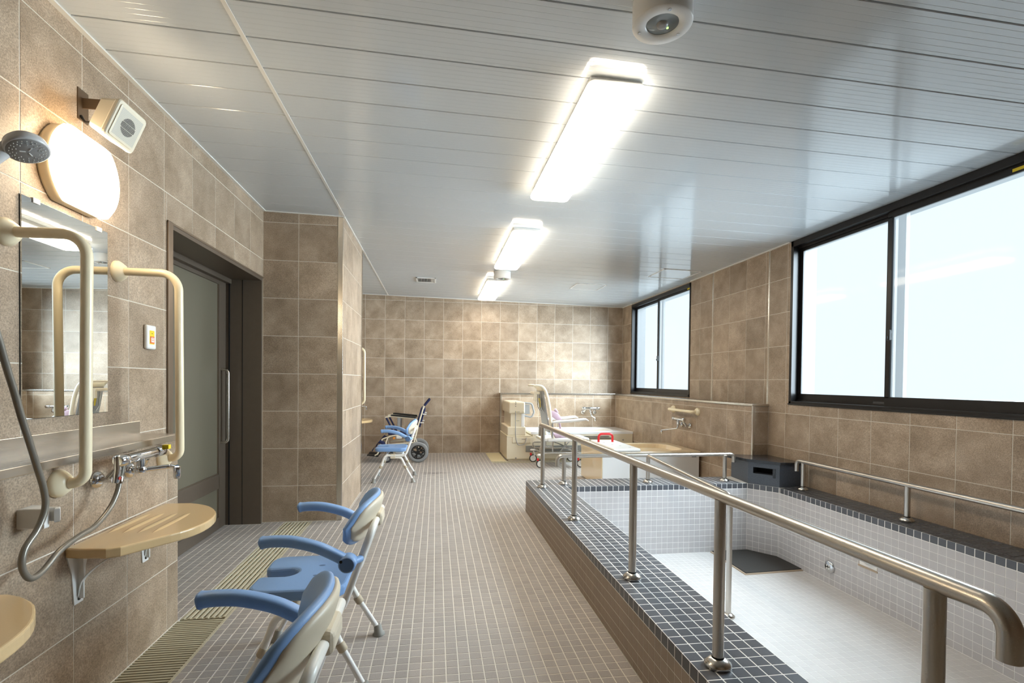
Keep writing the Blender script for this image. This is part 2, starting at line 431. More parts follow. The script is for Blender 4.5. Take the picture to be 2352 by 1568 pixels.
trim(slope_strip(XL, XL+.022, YR, YF, .006), 'white_trim')
trim(slope_strip(XL, PX1, YF-.014, YF, .006), 'white_trim')
trim(slope_strip(PX1, PX1+.014, YF, PY1, .006), 'white_trim')
trim(slope_strip(XL, XR, YB-.016, YB, .006), 'white_trim')
trim(slope_strip(XR-.018, XR, 4.10, 5.87, .008), 'white_trim')
trim(slope_strip(XR-.018, XR, 7.80, YB, .008), 'white_trim')
mb = MB(); mb.box((PX1+.001, PY1-.02, 0), (PX1+.006, PY1+.004, 2.48)); trim(mb, 'stainless')

# left wall ----------------------------------------------------------------
mb = MB(); xo, xi = XL-.34, XL-TT
for (a, b, c, d) in ((YR, 2.861, 0, 2.6), (2.861, 4.30, 1.965, 2.6), (4.30, YB+.1, 0, 2.6)): mb.box((xo, a, c-.1 if c == 0 else c), (xi, b, d))
wall_left = struct(part('wall_left', mb, 'grout'))
g = cells(lines(YR, YF, 1.9286, P), rows(0, 2.56), [(2.861, 4.30, 0, 1.965), (YR, 2.60, 0, .86)])
g += cells(lines(PY1, YB, 1.9286, P), rows(0, 2.56), [(PY1, YB, 0, .86)])
lay(wall_left, 'tile', 'wall_stone', [(frame_m((xi, 0, 0), (0, 1, 0), (0, 0, 1)), g)], TT, 300, 'tiles')
# thicker lower wall with its stainless ledge
mb = MB(); mb.box((XL-.05, YR, -.1), (XM-TT, 2.613, .866)); wl = struct(part('wall_left_low', mb, 'grout'))
g = cells(lines(YR, 2.615, 1.9121, P), rows(0, .868))
ge = cells([XL, XM], rows(0, .868))
lay(wl, 'tile', 'wall_stone', [(frame_m((XM-TT, 0, 0), (0, 1, 0), (0, 0, 1)), g), (frame_m((0, 2.613, 0), (-1, 0, 0), (0, 0, 1)), [(-c[1], -c[0], c[2], c[3]) for c in ge])], TT, 300, 'tiles')
mb = MB(); mb.box((XL-.002, YR, .866), (XM+.010, 2.622, .895), .002); mb.box((XL-.001, YR, .890), (XL+.012, 2.60, .956), .002)
mb.box((XL+.012, YR, .893), (XM-.004, 2.60, .8965)); trim(mb, 'stainless')
mb = MB(); mb.box((XL-.05, PY1, -.1), (XM-TT, YB, .866)); wl2 = struct(part('wall_left_low_far', mb, 'grout'))
lay(wl2, 'tile', 'wall_stone', [(frame_m((XM-TT, 0, 0), (0, 1, 0), (0, 0, 1)), cells(lines(PY1, YB, 1.9121, P), rows(0, .868)))], TT)
mb = MB(); mb.box((XL-.002, PY1, .866), (XM+.010, YB, .895), .002); trim(mb, 'stainless')

# pier ----------------------------------------------------------------
mb = MB(); mb.box((XL-.02, YF+TT, -.1), (PX1-TT, PY1, 2.6)); pier = struct(part('wall_pier', mb, 'grout'))
lay(pier, 'tile', 'wall_stone', [
    (frame_m((0, YF+TT, 0), (1, 0, 0), (0, 0, 1)), cells([XL, -1.1049, -.8013], rows(0, 2.56))),
    (frame_m((PX1-TT, 0, 0), (0, 1, 0), (0, 0, 1)), cells(lines(YF+.01, PY1, YF+.19, P), rows(0, 2.56))),
    (frame_m((0, PY1, 0), (-1, 0, 0), (0, 0, 1)), [(-c[1], -c[0], c[2], c[3]) for c in cells(lines(XL, PX1, -1.1049, P), rows(0, 2.56))])], TT)
mb = MB(); mb.box((-.800, YF-.0015, 0), (PX1+.0015, YF+.02, 2.487), .001); mb.box((PX1-.02, YF-.001, 0), (PX1+.002, YF+.012, 2.487), .001); trim(mb, 'stainless')

# back wall ----------------------------------------------------------------
mb = MB(); mb.box((XL-.34, YB+TT, -.1), (XR+.3, YB+.2, 2.6)); wall_back = struct(part('wall_back', mb, 'grout'))
lay(wall_back, 'tile', 'wall_stone', [(frame_m((0, YB+TT, 0), (1, 0, 0), (0, 0, 1)), cells(lines(XL, XR, -.7956, P), rows(0, 2.56), [(1.03, XR, 0, .94)]))], TT, 300, 'tiles')
mb = MB(); mb.box((1.022, 8.05+TT, -.1), (XR, YB+.01, .95)); wbl = struct(part('wall_back_low', mb, 'grout'))
lay(wbl, 'tile', 'wall_stone', [(frame_m((0, 8.05+TT, 0), (1, 0, 0), (0, 0, 1)), cells(lines(1.04, 2.94, 1.338, .304), rows(0, .95)))], TT)
mb = MB(); mb.box((1.016, 8.038, .95), (XR, YB, .972), .003); mb.box((1.016, 8.046, 0), (1.04, YB, .951), .002); trim(mb, 'stainless')

# right wall, windows open in it ------------------------------------------
W = {2: (2.13, 4.09, .985, 2.416), 1: (5.88, 7.79, .992, 2.40)}
mb = MB(); rs = [(YR, YB+.1, -.4, 2.6)]
for q in W.values(): rs = subtract(rs, q)
for (a, b, c, d) in rs: mb.box((XR+TT, a, c), (XR+.22, b, d))
wall_right = struct(part('wall_right', mb, 'grout'))
g = [(-c[1], -c[0], c[2], c[3]) for c in cells(lines(YR, YB, 3.5312, P), rows(.285, 2.56), list(W.values())+[(4.37, YB, 0, .94), (5.365, 5.385, .9, 2.6), (4.381, 4.401, .9, 2.6)])]
lay(wall_right, 'tile', 'wall_stone', [(frame_m((XR+TT, 0, 0), (0, -1, 0), (0, 0, 1)), g)], TT, 300, 'tiles')
mb = MB()
for yy in (5.375, 4.391): mb.box((XR-.001, yy-.007, .30 if yy < 5 else .97), (XR+.01, yy+.007, 2.42))
trim(mb, 'stainless')
mb = MB(); mb.box((2.94+TT, 4.367, -.1), (XR+.01, 8.06, .95)); wrl = struct(part('wall_right_low', mb, 'grout'))
lay(wrl, 'tile', 'wall_stone', [(frame_m((2.94+TT, 0, 0), (0, -1, 0), (0, 0, 1)), [(-c[1], -c[0], c[2], c[3]) for c in cells(lines(4.383, 8.05, 4.499, .304), rows(0, .95))]),
    (frame_m((0, 4.367, 0), (1, 0, 0), (0, 0, 1)), cells([2.955, XR], rows(0, .95)))], TT)
mb = MB(); mb.box((2.926, 4.355, .95), (XR, 8.05, .972), .003); mb.box((2.937, 4.361, .28), (2.953, 4.385, .951), .002); trim(mb, 'stainless')
# wall behind the viewer
mb = MB(); mb.box((XL-.34, YR-.15, -.1), (XR+.3, YR-TT, 2.6)); wall_rear = struct(part('wall_rear', mb, 'grout'))
lay(wall_rear, 'tile', 'wall_stone', [(frame_m((0, YR-TT, 0), (-1, 0, 0), (0, 0, 1)), [(-c[1], -c[0], c[2], c[3]) for c in cells(lines(XL, XR, -.7956, P), rows(0, 2.56))])], TT)

def window(n, y0, y1, z0, z1, ym):
    X = XR; mb = MB(); k = .030
    for (a, b, c, d) in ((y0, y0+k, z0, z1), (y1-k, y1, z0, z1), (y0, y1, z0, z0+.026), (y0, y1, z1-.05, z1)):
        mb.box((X-.006, a, c), (X+.224, b, d), .002)  # members deepened outward to cover the sunlit reveal and its bright reflection
    mb.box((X-.012, y0-.004, z0-.006), (X+.02, y1+.004, z0+.006), .002)
    mb.box((X+.045, y0+k, z0+.02), (X+.055, y1-k, z0+.04)); mb.box((X+.045, y0+k, z1-.07), (X+.055, y1-k, z1-.05))
    win = struct(part('window_%d' % n, mb, 'black_aluminium'))
    zb, zt = 1.078, 2.323
    for side, (a, b, xs) in enumerate(((ym-.072, y1-k+.004, X+.062), (y0+k-.004, ym+.034, X+.024))):   # far sash behind, near sash in front
        mb = MB(); d = .030
        st0, st1 = (.060, .040) if side == 0 else (.034, .038)
        mb.box((xs, a, z0+.02), (xs+d, b, zb), .002); mb.box((xs, a, zt), (xs+d, b, z1-.045), .002)
        mb.box((xs, a, zb-.01), (xs+d, a+st0, zt+.01), .002); mb.box((xs, b-st1, zb-.01), (xs+d, b, zt+.01), .002)
        s_ = part('sash', mb, 'black_aluminium', win)
        mb = MB(); mb.box((xs+.012, a+st0-.005, zb-.005), (xs+.018, b-st1+.005, zt+.005)); part('pane', mb, 'frosted_pane', s_)
    mb = MB(); mb.box((X+.004, ym-.018, 1.47), (X+.026, ym+.004, 1.545), .004); mb.box((X-.004, ym-.010, 1.48), (X+.010, ym+.001, 1.50), .003); part('latch', mb, 'black_plastic', win)
    mb = MB(); mb.box((X+.057, ym+.06, z0+.035), (X+.062, ym+.16, z0+.055), .002); part('finger_pull', mb, 'dark_grey', win)
    mb = MB(); mb.box((X+.021, y0+.13 if n == 2 else y0+.07, 2.335), (X+.0245, y0+.24 if n == 2 else y0+.14, 2.352)); part('sticker', mb, 'label_yellow', win)
    return win
window(1, *W[1], 6.85); window(2, *W[2], 3.115)

# door ----------------------------------------------------------------
DX = -1.645; y0, y1, zt = 2.90, 4.285, 1.935
mb = MB()
mb.box((DX-.06, y1, 0), (XL+.004, y1+.025, zt+.03)); mb.box((DX-.06, y0-.039, 0), (XL+.006, y0, zt+.03), .001); mb.box((DX-.06, y0-.039, zt), (XL+.005, y1+.025, zt+.03))
mb.box((DX-.06, y0, zt-.035), (DX+.05, y1, zt))
door = struct(part('door_1', mb, 'bronze_frame'))
mb = MB(); mb.box((XL+.003, y0-.042, 0), (XL+.010, y0+.006, zt+.034), .001); mb.box((XL+.003, y0-.042, zt+.022), (XL+.008, y1+.027, zt+.034)); part('frame_edge', mb, 'bronze_light', door)
mb = MB(); mb.box((DX+.03, y1-.004, 0), (DX+.04, y1+.001, zt-.03)); mb.box((DX+.13, y1-.0015, 0), (DX+.134, y1+.001, zt)); part('jamb_seam', mb, 'black_gasket', door)
mb = MB(); xa, xb = DX-.02, DX+.012; ys, ye = 2.72, 4.275
mb.box((xa, ye-.12, 0.005), (xb, ye, zt-.03), .002); mb.box((xa, ys, 0.005), (xb, ys+.12, zt-.03), .002)
for (c, d) in ((.005, .095), (.315, .425), (1.872, zt-.03)): mb.box((xa, ys+.11, c), (xb, ye-.11, d), .002)
leaf = part('door_leaf', mb, 'bronze_frame', door)
mb = MB(); mb.box((DX-.006, ys+.1, .42), (DX, ye-.115, 1.88)); part('door_pane', mb, 'door_glass', leaf)
mb = MB(); mb.box((DX-.006, ys+.1, .09), (DX, ye-.115, .32)); part('lower_panel', mb, 'door_glass', leaf)
mb = MB(); mb.box((DX-.001, ye-.124, .425), (DX+.006, ye-.118, 1.872)); mb.box((DX-.001, ye-.124, .095), (DX+.006, ye-.118, .315)); mb.box((DX-.001, ys+.1, .425), (DX+.006, ye-.12, .431)); part('pane_bead', mb, 'bronze_light', leaf)
mb = MB(); hx, hy = -1.58, 4.185
mb.tube([(DX+.01, hy, 1.225), (hx, hy, 1.225), (hx, hy, .665), (DX+.01, hy, .665)], .0105, .03, 12); part('handle', mb, 'stainless', leaf)

# ================================================================== POOL
pool = thing('soaking_pool', 'empty tiled soaking pool with a dark mosaic rim in front of the windows', 'bath', (1.9, 2.5, 0))
ch0, ch1 = (2.739, 4.13), (2.895, 3.923)           # cut-off inner corner
mb = MB(); q = .0015
ox0, ox1, oy0, oy1 = PO; ix0, ix1, iy0, iy1 = PI
mb.box((ox0+q, oy0+q, -.45), (ix0-q, oy1-q, RIM-q)); mb.box((ix0-q, iy1+q, -.45), (ox1, oy1-q, RIM-q)); mb.box((ix0-q, oy0+q, -.45), (ox1, iy0-q, RIM-q))
mb.box((ix1+q, iy0-q, -.45), (ox1, iy1+q, RIM-q)); mb.prism([(ch0[0], ch0[1]+.01), ch0, ch1, (ch1[0]+.01, ch1[1]), (ix1+.01, iy1+.01)], -.45, RIM-q)
mb.box((ix0-q, iy0-q, -.45), (ix1+q, iy1+q, PF-q))
part('basin', mb, 'pale_grout', pool)
PT = .0498
Zu, Xu, Yu = (0, 0, 1), (1, 0, 0), (0, 1, 0)
top = frame_m((0, 0, RIM-q), Xu, Yu)
near = cells([.8015+.0495*i for i in range(7)], lines(oy0, oy1, 1.439, .0515), gap=.0048)
far = cells(lines(1.0985, XR, 1.0985+.0008, PT), [4.13+.0533*i for i in range(7)], [(2.69, XR, 4.0, 4.46)], gap=.0048)
nearend = cells(lines(1.0985, XR, 1.0985+.0008, PT), lines(oy0, iy0, .55, .05), gap=.0048)
tilt = frame_m((2.895, 0, RIM-q), (.2035, 0, .0205), Yu)
rgt_ = cells([0, .0505, .101, .1515, .202], lines(iy0, 3.90, 2.438, .0508), gap=.0048)
fl = .046   # dark face tiles below the rim edge
f_out = frame_m((ox0+q, 0, 0), (0, -1, 0), Zu); f_far_in = frame_m((0, iy1+q, 0), Xu, Zu); f_rt_in = frame_m((ix1+q, 0, 0), (0, -1, 0), Zu)
f_far_out = frame_m((0, oy1-q, 0), (-1, 0, 0), Zu); f_near_in = frame_m((ix0-q, 0, 0), Yu, Zu)
cd = V((ch1[0]-ch0[0], ch1[1]-ch0[1], 0)); cl_ = cd.length; nrm = V((cd.y, -cd.x, 0)).normalized()
f_ch = frame_m((ch0[0]-.0, ch0[1], 0), cd, Zu)
neg = lambda cs: [(-c[1], -c[0], c[2], c[3]) for c in cs]
yl_o = lines(oy0, oy1, 1.439, .0515); yl_r = lines(iy0, ch1[1], 2.438, .0508); xl_f = lines(ix0, ch0[0], 1.0993, PT); ch_l = [cl_*i/5 for i in range(6)]
row_d = [RIM-fl-.002, RIM]
rim = [(top, near), (top, far), (top, nearend), (tilt, rgt_), (f_out, neg(cells(yl_o, row_d, gap=.0048))), (f_far_in, cells(xl_f, row_d, gap=.0048)), (f_rt_in, neg(cells(yl_r, row_d, gap=.0048))),
       (f_ch, cells(ch_l, row_d, gap=.0048)), (f_near_in, cells(lines(iy0, iy1, 1.439, .0515), row_d, gap=.0048)), (f_far_out, neg(cells(lines(ox0, 2.66, .80, .05), row_d, gap=.0048)))]
lay(pool, 'rim_tile', 'rim_mosaic', rim, .0006, 300, 'rim_tiles')
zl = lines(0, RIM-fl-.002, RIM-fl-.002-.05*5, .05)
lay(pool, 'side_tile', 'side_mosaic', [(f_out, neg(cells(yl_o, zl, gap=.0025))), (f_far_out, neg(cells(lines(ox0, 2.66, .80, .05), zl, gap=.0025)))], .0009, 300, 'side_tiles')
zl = lines(PF, RIM-fl-.002, RIM-fl-.002-.0508*11, .0508)
niche = (2.942, 3.089, -.074, .03)
wallsg = [(f_far_in, cells(xl_f, zl, gap=.003)), (f_rt_in, neg(cells(yl_r, zl, [niche], gap=.003))), (f_ch, cells(ch_l, zl, gap=.003)), (f_near_in, cells(lines(iy0, iy1, 1.439, .0515), zl, gap=.003))]
lay(pool, 'basin_tile', 'basin_mosaic', wallsg, .0009, 300, 'basin_tiles')
matpoly = [(2.395, 3.61), (2.905, 3.64), (2.89, 3.93), (2.742, 4.125), (2.41, 4.125)]
lay(pool, 'basin_floor_tile', 'basin_floor_mosaic', [(frame_m((0, 0, PF-q), Xu, Yu), cells(lines(ix0, ix1, 1.0993, .0502), lines(iy0, iy1, 2.438, .0508), [(2.42, 2.9, 3.65, 4.13)], gap=.003))], .0009, 300, 'basin_floor_tiles')
mb = MB(); mb.prism(matpoly, PF-.002, PF+.012, .003); st = part('stone_floor_panel', mb, 'stone_mat', pool, 'dark rough stone panel set into the pool floor corner')
mb = MB(); mb.prism([(2.38, 3.592), (2.912, 3.622), (2.905, 3.642), (2.395, 3.612)], PF-.002, PF+.006); mb.prism([(2.38, 3.592), (2.397, 3.612), (2.412, 4.125), (2.392, 4.125)], PF-.002, PF+.006); part('panel_border', mb, 'side_grout', st)
# suction cap and light niche on the inner wall
mb = MB(); mb.lathe([(.045, 0), (.046, .006), (.040, .014), (.022, .018), (.0, .018)], (ix1, 3.345, -.188), (-1, 0, 0), 24, False); sc_ = part('suction_cap', mb, 'chrome', pool)
mb = MB()
for k in range(4):
    a = math.pi/4+k*math.pi/2; mb.lathe([(.007, 0), (.007, .003)], (ix1-.0165, 3.345+.015*math.cos(a), -.188+.015*math.sin(a)), (-1, 0, 0), 10)
part('inlet_hole', mb, 'label_white', sc_)
mb = MB(); a, b, c, d = niche; k = .02
mb.box((ix1, a, c), (ix1+.05, a+.002, d)); mb.box((ix1, b-.002, c), (ix1+.05, b, d)); mb.box((ix1, a, c), (ix1+.05, b, c+.002)); mb.box((ix1, a, d-.002), (ix1+.05, b, d))
mb.box((ix1-.004, a-.004, c-.010), (ix1+.004, b+.004, c)); ni = part('niche_frame', mb, 'side_grout', pool)
mb = MB(); mb.lathe([(.04, 0), (.04, .012), (.03, .02), (0, .022)], (ix1-.004, 3.008, -.012), (-1, 0, 0), 20, False); part('niche_fitting', mb, 'white_plastic', ni)

# handrails ----------------------------------------------------------------
RR = .017
def flange(mb, x, y, z): return mb.lathe([(.040, 0), (.041, .004), (.041, .010), (.024, .024), (.019, .026)], (x, y, z), (0, 0, 1), 28)
def rail_thing(name, label, path, posts, zt, r=RR, base=None):
    t = thing(name, label, 'handrail', (posts[0][0], posts[0][1], posts[0][2]))
    mb = MB(); mb.tube(path, r, .055, 20, k=10); part('rail', mb, 'rail_steel', t)
    for (x, y, zb) in posts:
        mb = MB(); mb.tube([(x, y, zb), (x, y, zt(x, y))], r, 0, 20); p_ = part('post', mb, 'rail_steel', t)
        mb = MB(); flange(mb, x, y, zb); part('base_flange', mb, 'stainless', p_)
        mb = MB(); mb.lathe([(.0175, 0), (.0192, .003), (.0175, .006)], (x, y, zb+.025), (0, 0, 1), 20, False); part('seal', mb, 'black_gasket', p_)
    return t
zm = .811
rail_thing('pool_handrail', 'long stainless handrail on five posts along the near rim of the pool', [(.88, .655, .735), (.88, .655, zm), (.88, 4.215, zm-.016), (.88, 4.215, .70)],
           [(.88, .775, RIM), (.876, 1.456, RIM), (.88, 2.165, RIM), (.88, 3.139, RIM), (.882, 4.125, RIM)], lambda x, y: zm-.012)
rail_thing('pool_handrail', 'low stainless handrail on three posts across the far end of the pool', [(1.035, 4.24, .435), (1.035, 4.24, .522), (2.672, 4.24, .522), (2.672, 4.24, .45)],
           [(1.094, 4.24, RIM), (1.856, 4.24, RIM), (2.582, 4.235, RIM)], lambda x, y: .512)
rail_thing('pool_handrail', 'low stainless handrail on the window side rim, in front of the tiled wall', [(3.0, 3.852, .432), (3.0, 3.852, .522), (3.0, .95, .522), (3.0, .95, .43)],
           [(3.0, 3.774, RIM+.0095), (3.0, 2.837, RIM+.0095), (3.0, 1.90, RIM+.0095), (3.0, 1.02, RIM+.0095)], lambda x, y: .512)
t = thing('pool_handrail', 'sloping stainless entry rail running down from the far rail into the pool', 'handrail', (1.85, 2.99, PF))
mb = MB(); mb.tube([(1.856, 4.238, .516), (1.848, 2.962, .450), (1.846, 2.96, PF)], RR, .05, 20); part('rail', mb, 'rail_steel', t)
mb = MB(); flange(mb, 1.846, 2.96, PF); part('base_flange', mb, 'stainless', t)

# granite spout ----------------------------------------------------------------
t = thing('granite_spout', 'dark granite water spout block with a slot, on the cut pool corner', 'water spout', (2.92, 4.18, RIM))
fl_, fr_ = V((2.742, 4.128)), V((2.897, 3.922)); u_ = (fr_-fl_).normalized(); n_ = V((-u_.y, u_.x)); n_ = n_ if n_.dot(V((1, 1))) > 0 else -n_
Z1, TOPZ = .472, .495
# body: a slab stack leaving the slot open
def pl(a, b): return tuple(fl_+u_*a+n_*b)
wL = (fr_-fl_).length
body = [pl(0, 0), pl(wL, 0), (3.095, 3.90), (3.095, 4.362), (2.94, 4.362), (2.775, 4.44)]
slot0, slot1, zs0, zs1 = .042, wL-.055, .375, .430
mb = MB(); mb.prism(body, RIM, zs0); mb.prism(body, zs1, Z1)
mb.prism([pl(0, 0), pl(slot0, 0), pl(slot0, .12), (2.94, 4.362), (2.775, 4.44)], zs0, zs1); mb.prism([pl(slot1, 0), pl(wL, 0), (3.095, 3.90), (3.095, 4.362), (2.94, 4.362), pl(slot1, .12)], zs0, zs1)
part('block', mb, 'granite_rough', t)
mb = MB(); mb.prism([pl(slot0, .10), pl(slot1, .10), pl(slot1, .118), pl(slot0, .118)], zs0, zs1); part('slot_dark', mb, 'hollow', t)  # black sheet stands in for the shade deep in the slot
mb = MB(); fr0, fr1 = slot0-.012, slot1+.012
mb.prism([pl(slot1+.004, -.006), pl(fr1+.012, -.006), pl(fr1+.012, .001), pl(slot1+.004, .001)], zs0-.022, zs1+.002); part('slot_lip', mb, 'granite', t)
mb = MB(); mb.prism([pl(-.012, -.012), pl(wL+.008, -.012), (3.095, 3.885), (3.095, 4.364), (2.94, 4.364), (2.72, 4.44), (2.69, 4.37)], Z1, TOPZ, .002); part('top_slab', mb, 'granite', t)

# drain gratings ----------------------------------------------------------------
t = thing('drain_grate', 'beige drain grating with crosswise ribs along the left shower wall', 'drain grate', (-1.1, 1.6, 0))
mb = MB(); mb.box((-.107, -.0055, -.018), (.102, .0055, 0), .0015, 1); bar = mb.mesh('bar', 'grate_resin'); y = .62
while y < 2.612: link('bar', bar, t, M.Translation((-1.1, y, 0))); y += .0187
t = thing('drain_grate', 'beige drain grating with lengthwise slots in front of the sliding door', 'drain grate', (-1.1, 3.4, 0))
mb = MB(); mb.box((-.0072, -.845, -.018), (.0072, .845, 0), .0015, 1); bar = mb.mesh('bar', 'grate_resin')
for i in range(8): link('bar', bar, t, M.Translation((-1.194+i*.0262, 3.475, 0)))
mb = MB()
for yy in (2.634, 3.2, 3.76, 4.315): mb.box((-1.205, yy-.006, -.02), (-1.0, yy+.006, -.004))
part('cross_bar', mb, 'grate_resin', t)
t = thing('drain_grate', 'narrow ribbed floor grating running along the foot of the mechanical bath', 'drain grate', (1.8, 7.2, 0))
mb = MB(); x = .808
while x < 2.895: mb.box((x-.006, 7.132, -.018), (x+.006, 7.26, 0)); x += .0205
part('ribs', mb, 'grate_resin', t, kind='stuff')
mb = MB(); mb.box((.80, 7.262, -.002), (1.018, 8.13, .004), .001); tag(part('floor_cover', mb, 'beige_mat'), 'plain beige floor cover plate beside the mechanical bath', 'floor cover')

# ================================================================== SHOWER CHAIRS
def ellipse_sec(c, a, b, ra, rb, n=14, p=2.4):
    return [c+a*ra*math.copysign(abs(math.cos(t))**(2/p), math.cos(t))+b*rb*math.copysign(abs(math.sin(t))**(2/p), math.sin(t)) for t in [2*math.pi*j/n for j in range(n)]]
def smooth_path(pts, k=6):
    """Catmull-Rom through the points"""
    p = [V(q) for q in pts]; out = []
    for i in range(len(p)-1):
        a, b, c, d = p[max(i-1, 0)], p[i], p[i+1], p[min(i+2, len(p)-1)]
        for j in range(k):
            t = j/k; out.append(.5*((2*b)+(c-a)*t+(2*a-5*b+4*c-d)*t*t+(3*b-a-3*c+d)*t**3))
    return out+[p[-1]]
def make_chair(label, loc):
    t = link('shower_chair', None, None, M.Translation(loc)); tag(t, label, 'chair', 'blue shower chairs'); t.empty_display_size = .1
    def lp(name, mb, m, par=None):
        o = link(name, mb.mesh(name, m), par or t, local=True); return o
    # seat with a front cut-out
    hw, xf, xr = .195, -.222, .132; out = []
    def arc(cx, cy, r, a0, a1, k=6): return [(cx+r*math.cos(math.radians(a0+(a1-a0)*i/k)), cy+r*math.sin(math.radians(a0+(a1-a0)*i/k))) for i in range(k+1)]
    out += arc(xr-.075, -hw+.075, .075, 270, 360); out += arc(xr-.075, hw-.075, .075, 0, 90)
    out += arc(xf+.06, hw-.065, .06, 95, 180); out += arc(xf+.025, .063, .022, 180, 265, 4)
    out += arc(-.128, 0, .046, 80, -80, 8)
    out += arc(xf+.025, -.063, .022, 95, 180, 4); out += arc(xf+.06, -hw+.065, .06, 180, 265)
    mb = MB(); mb.prism(out, .342, .386, .013, 3); seat = lp('seat', mb, 'blue_pad')
    mb = MB()
    for yy in (-.055, .055): mb.add([(.0+.013*math.cos(a), yy+.008*math.sin(a), .3866) for a in [2*math.pi*i/12 for i in range(12)]], [tuple(range(12))])
    lp('hole_disc', mb, 'slate_blue', seat)  # flat darker discs painted in for the shaded drain openings
    # back pad and shell
    fr = (V((.38, 0, 1)).normalized(), V((1, 0, -.38)).normalized())
    def back(cx, th, hh, wy, bow, xoff):
        secs = []; n = 18
        for i in range(n+1):
            u = -1+2*i/n; e = max(0.0, 1-abs(u)**3.2)**.5
            c = V((cx-bow*u*u, wy*u, .606+.004*(1-u*u))); tang = V((-2*bow*u, wy, 0)).normalized(); b_ = fr[0]
            nn = tang.cross(b_).normalized()
            secs.append(ellipse_sec(c+V((xoff, 0, 0)), nn, b_, max(th*(.35+.65*e), .002), max(hh*e, .004), 18, 2.6))
        return MB().loft(secs)
    pad = lp('backrest', back(.196, .019, .100, .205, .065, 0), 'blue_pad')
    sh = lp('back_shell', back(.213, .017, .088, .192, .06, 0), 'chair_shell')
    mb = MB(); a_, b_ = V((0, 1, 0)), fr[0]
    for s in (-1, 1): mb.loft([ellipse_sec(V((.2235, s*.095, .628)), V((.28*s*-1, 1, 0)).normalized(), fr[0], .045*q, .017*q, 14) [::1] if False else ellipse_sec(V((.2122+k, s*.100, .630)), V((-.3*s, 1, 0)).normalized(), fr[0], .042, .016, 14) for k, q in ((0, 1), (.0035, 1))])
    lp('grip_hole', mb, 'blue_pad', sh)
    mb = MB(); mb.box((.212, -.058, .572), (.252, .058, .628), .016, 3); lp('back_clamp', mb, 'chair_shell')
    for s in (-1, 1):
        mb = MB(); mb.tube([(-.152, s*.212, .168), (-.102, s*.206, .306), (.122, s*.200, .302), (.228, s*.185, .600), (.230, 0, .600)], .0135, .05, 14); lp('frame_tube', mb, 'chair_tube')
        a, b = V((-.150, s*.212, .172)), V((-.226, s*.226, .022))
        mb = MB(); mb.tube([a, b], .0112, 0, 12); lg = lp('leg', mb, 'chair_leg_white')
        d = (b-a).normalized(); mb = MB(); mb.lathe([(.0145, 0), (.0175, .004), (.0175, .030), (.014, .034)], a-d*.02, d, 16); lp('collar', mb, 'collar_beige', lg)
        mb = MB(); mb.lathe([(.0275, 0), (.0275, .006), (.020, .012), (.0165, .045), (.012, .048)], b-V((0, 0, .022)), -d*.35+V((0, 0, 1)), 18); lp('foot', mb, 'rubber_grey', lg)
        mb = MB(); mb.tube([(-.015, s*.193, .284), (.075, s*.196, .276), (.128, s*.207, .165)], .0135, .04, 14); lp('rear_tube', mb, 'chair_tube')
        a, b = V((.126, s*.207, .17)), V((.212, s*.224, .022))
        mb = MB(); mb.tube([a, b], .0112, 0, 12); lg = lp('leg', mb, 'chair_leg_white')
        d = (b-a).normalized(); mb = MB(); mb.lathe([(.0145, 0), (.0175, .004), (.0175, .030), (.014, .034)], a-d*.02, d, 16); lp('collar', mb, 'collar_beige', lg)
        mb = MB(); mb.lathe([(.0275, 0), (.0275, .006), (.020, .012), (.0165, .045), (.012, .048)], b-V((0, 0, .022)), -d*.35+V((0, 0, 1)), 18); lp('foot', mb, 'rubber_grey', lg)
        mb = MB(); mb.box((-.045, s*.2-.016, .268), (.012, s*.2+.016, .322), .006); lp('joint_block', mb, 'chair_shell')
        # armrest
        pth = smooth_path([(.150, s*.248, .503), (.105, s*.250, .530), (.045, s*.252, .560), (-.035, s*.252, .582), (-.095, s*.252, .586), (-.128, s*.252, .584), (-.142, s*.252, .582)], 5)
        secs = []
        for i, q in enumerate(pth):
            tg = (pth[min(i+1, len(pth)-1)]-pth[max(i-1, 0)]).normalized(); up_ = V((0, 1, 0)).cross(tg)
            f_ = i/(len(pth)-1); ra = .0215+.005*max(0, (f_-.82)/.18); rb = .0195+.004*max(0, (f_-.82)/.18)
            if f_ > .96: ra *= .86; rb *= .86
            secs.append(ellipse_sec(q, V((0, 1, 0)), up_, ra, rb, 16, 2.9))
        secs.append([q*.45+sum(secs[-1], V())/16*.55+V((-.007, 0, 0)) for q in secs[-1]])
        mb = MB(); mb.loft(secs); arm = lp('armrest', mb, 'blue_pad')
        mb = MB(); mb.lathe([(.026, -.024), (.031, -.020), (.031, .020), (.026, .024)], (.152, s*.250, .499), (0, 1, 0), 24); mb.tube([(.172, s*.236, .499), (.190, s*.200, .496)], .013, 0, 10); lp('arm_hinge', mb, 'blue_pad', arm)
        mb = MB(); mb.lathe([(.0265, 0), (.0265, .002), (.024, .0035)], (.152, s*.250-.0235, .499), (0, -1, 0), 24); mb.lathe([(.0265, 0), (.0265, .002), (.024, .0035)], (.152, s*.250+.0235, .499), (0, 1, 0), 24); lp('hinge_cap', mb, 'slate_blue', arm)
        mb = MB(); mb.lathe([(.0055, 0), (.0055, .002)], (.132, s*.250-.0262, .512), (0, -1, 0), 10); lp('hinge_screw', mb, 'hollow', arm)
    for x in (-.085, .085):
        mb = MB(); mb.tube([(x, -.205, .312), (x, .205, .312)], .010, 0, 10); lp('seat_crossbar', mb, 'chair_tube')
    mb = MB(); mb.tube([(.175, -.214, .09), (.175, .214, .09)], .006, 0, 8); return t
ch = make_chair('blue shower chair nearest the camera, cut off by the bottom edge', (-.46, 1.16, 0))
c2 = copy_tree(ch, None, M.Translation((-.46, 2.135, 0))); c2['label'] = 'second blue shower chair, its whole notched seat in view in front of the drain'
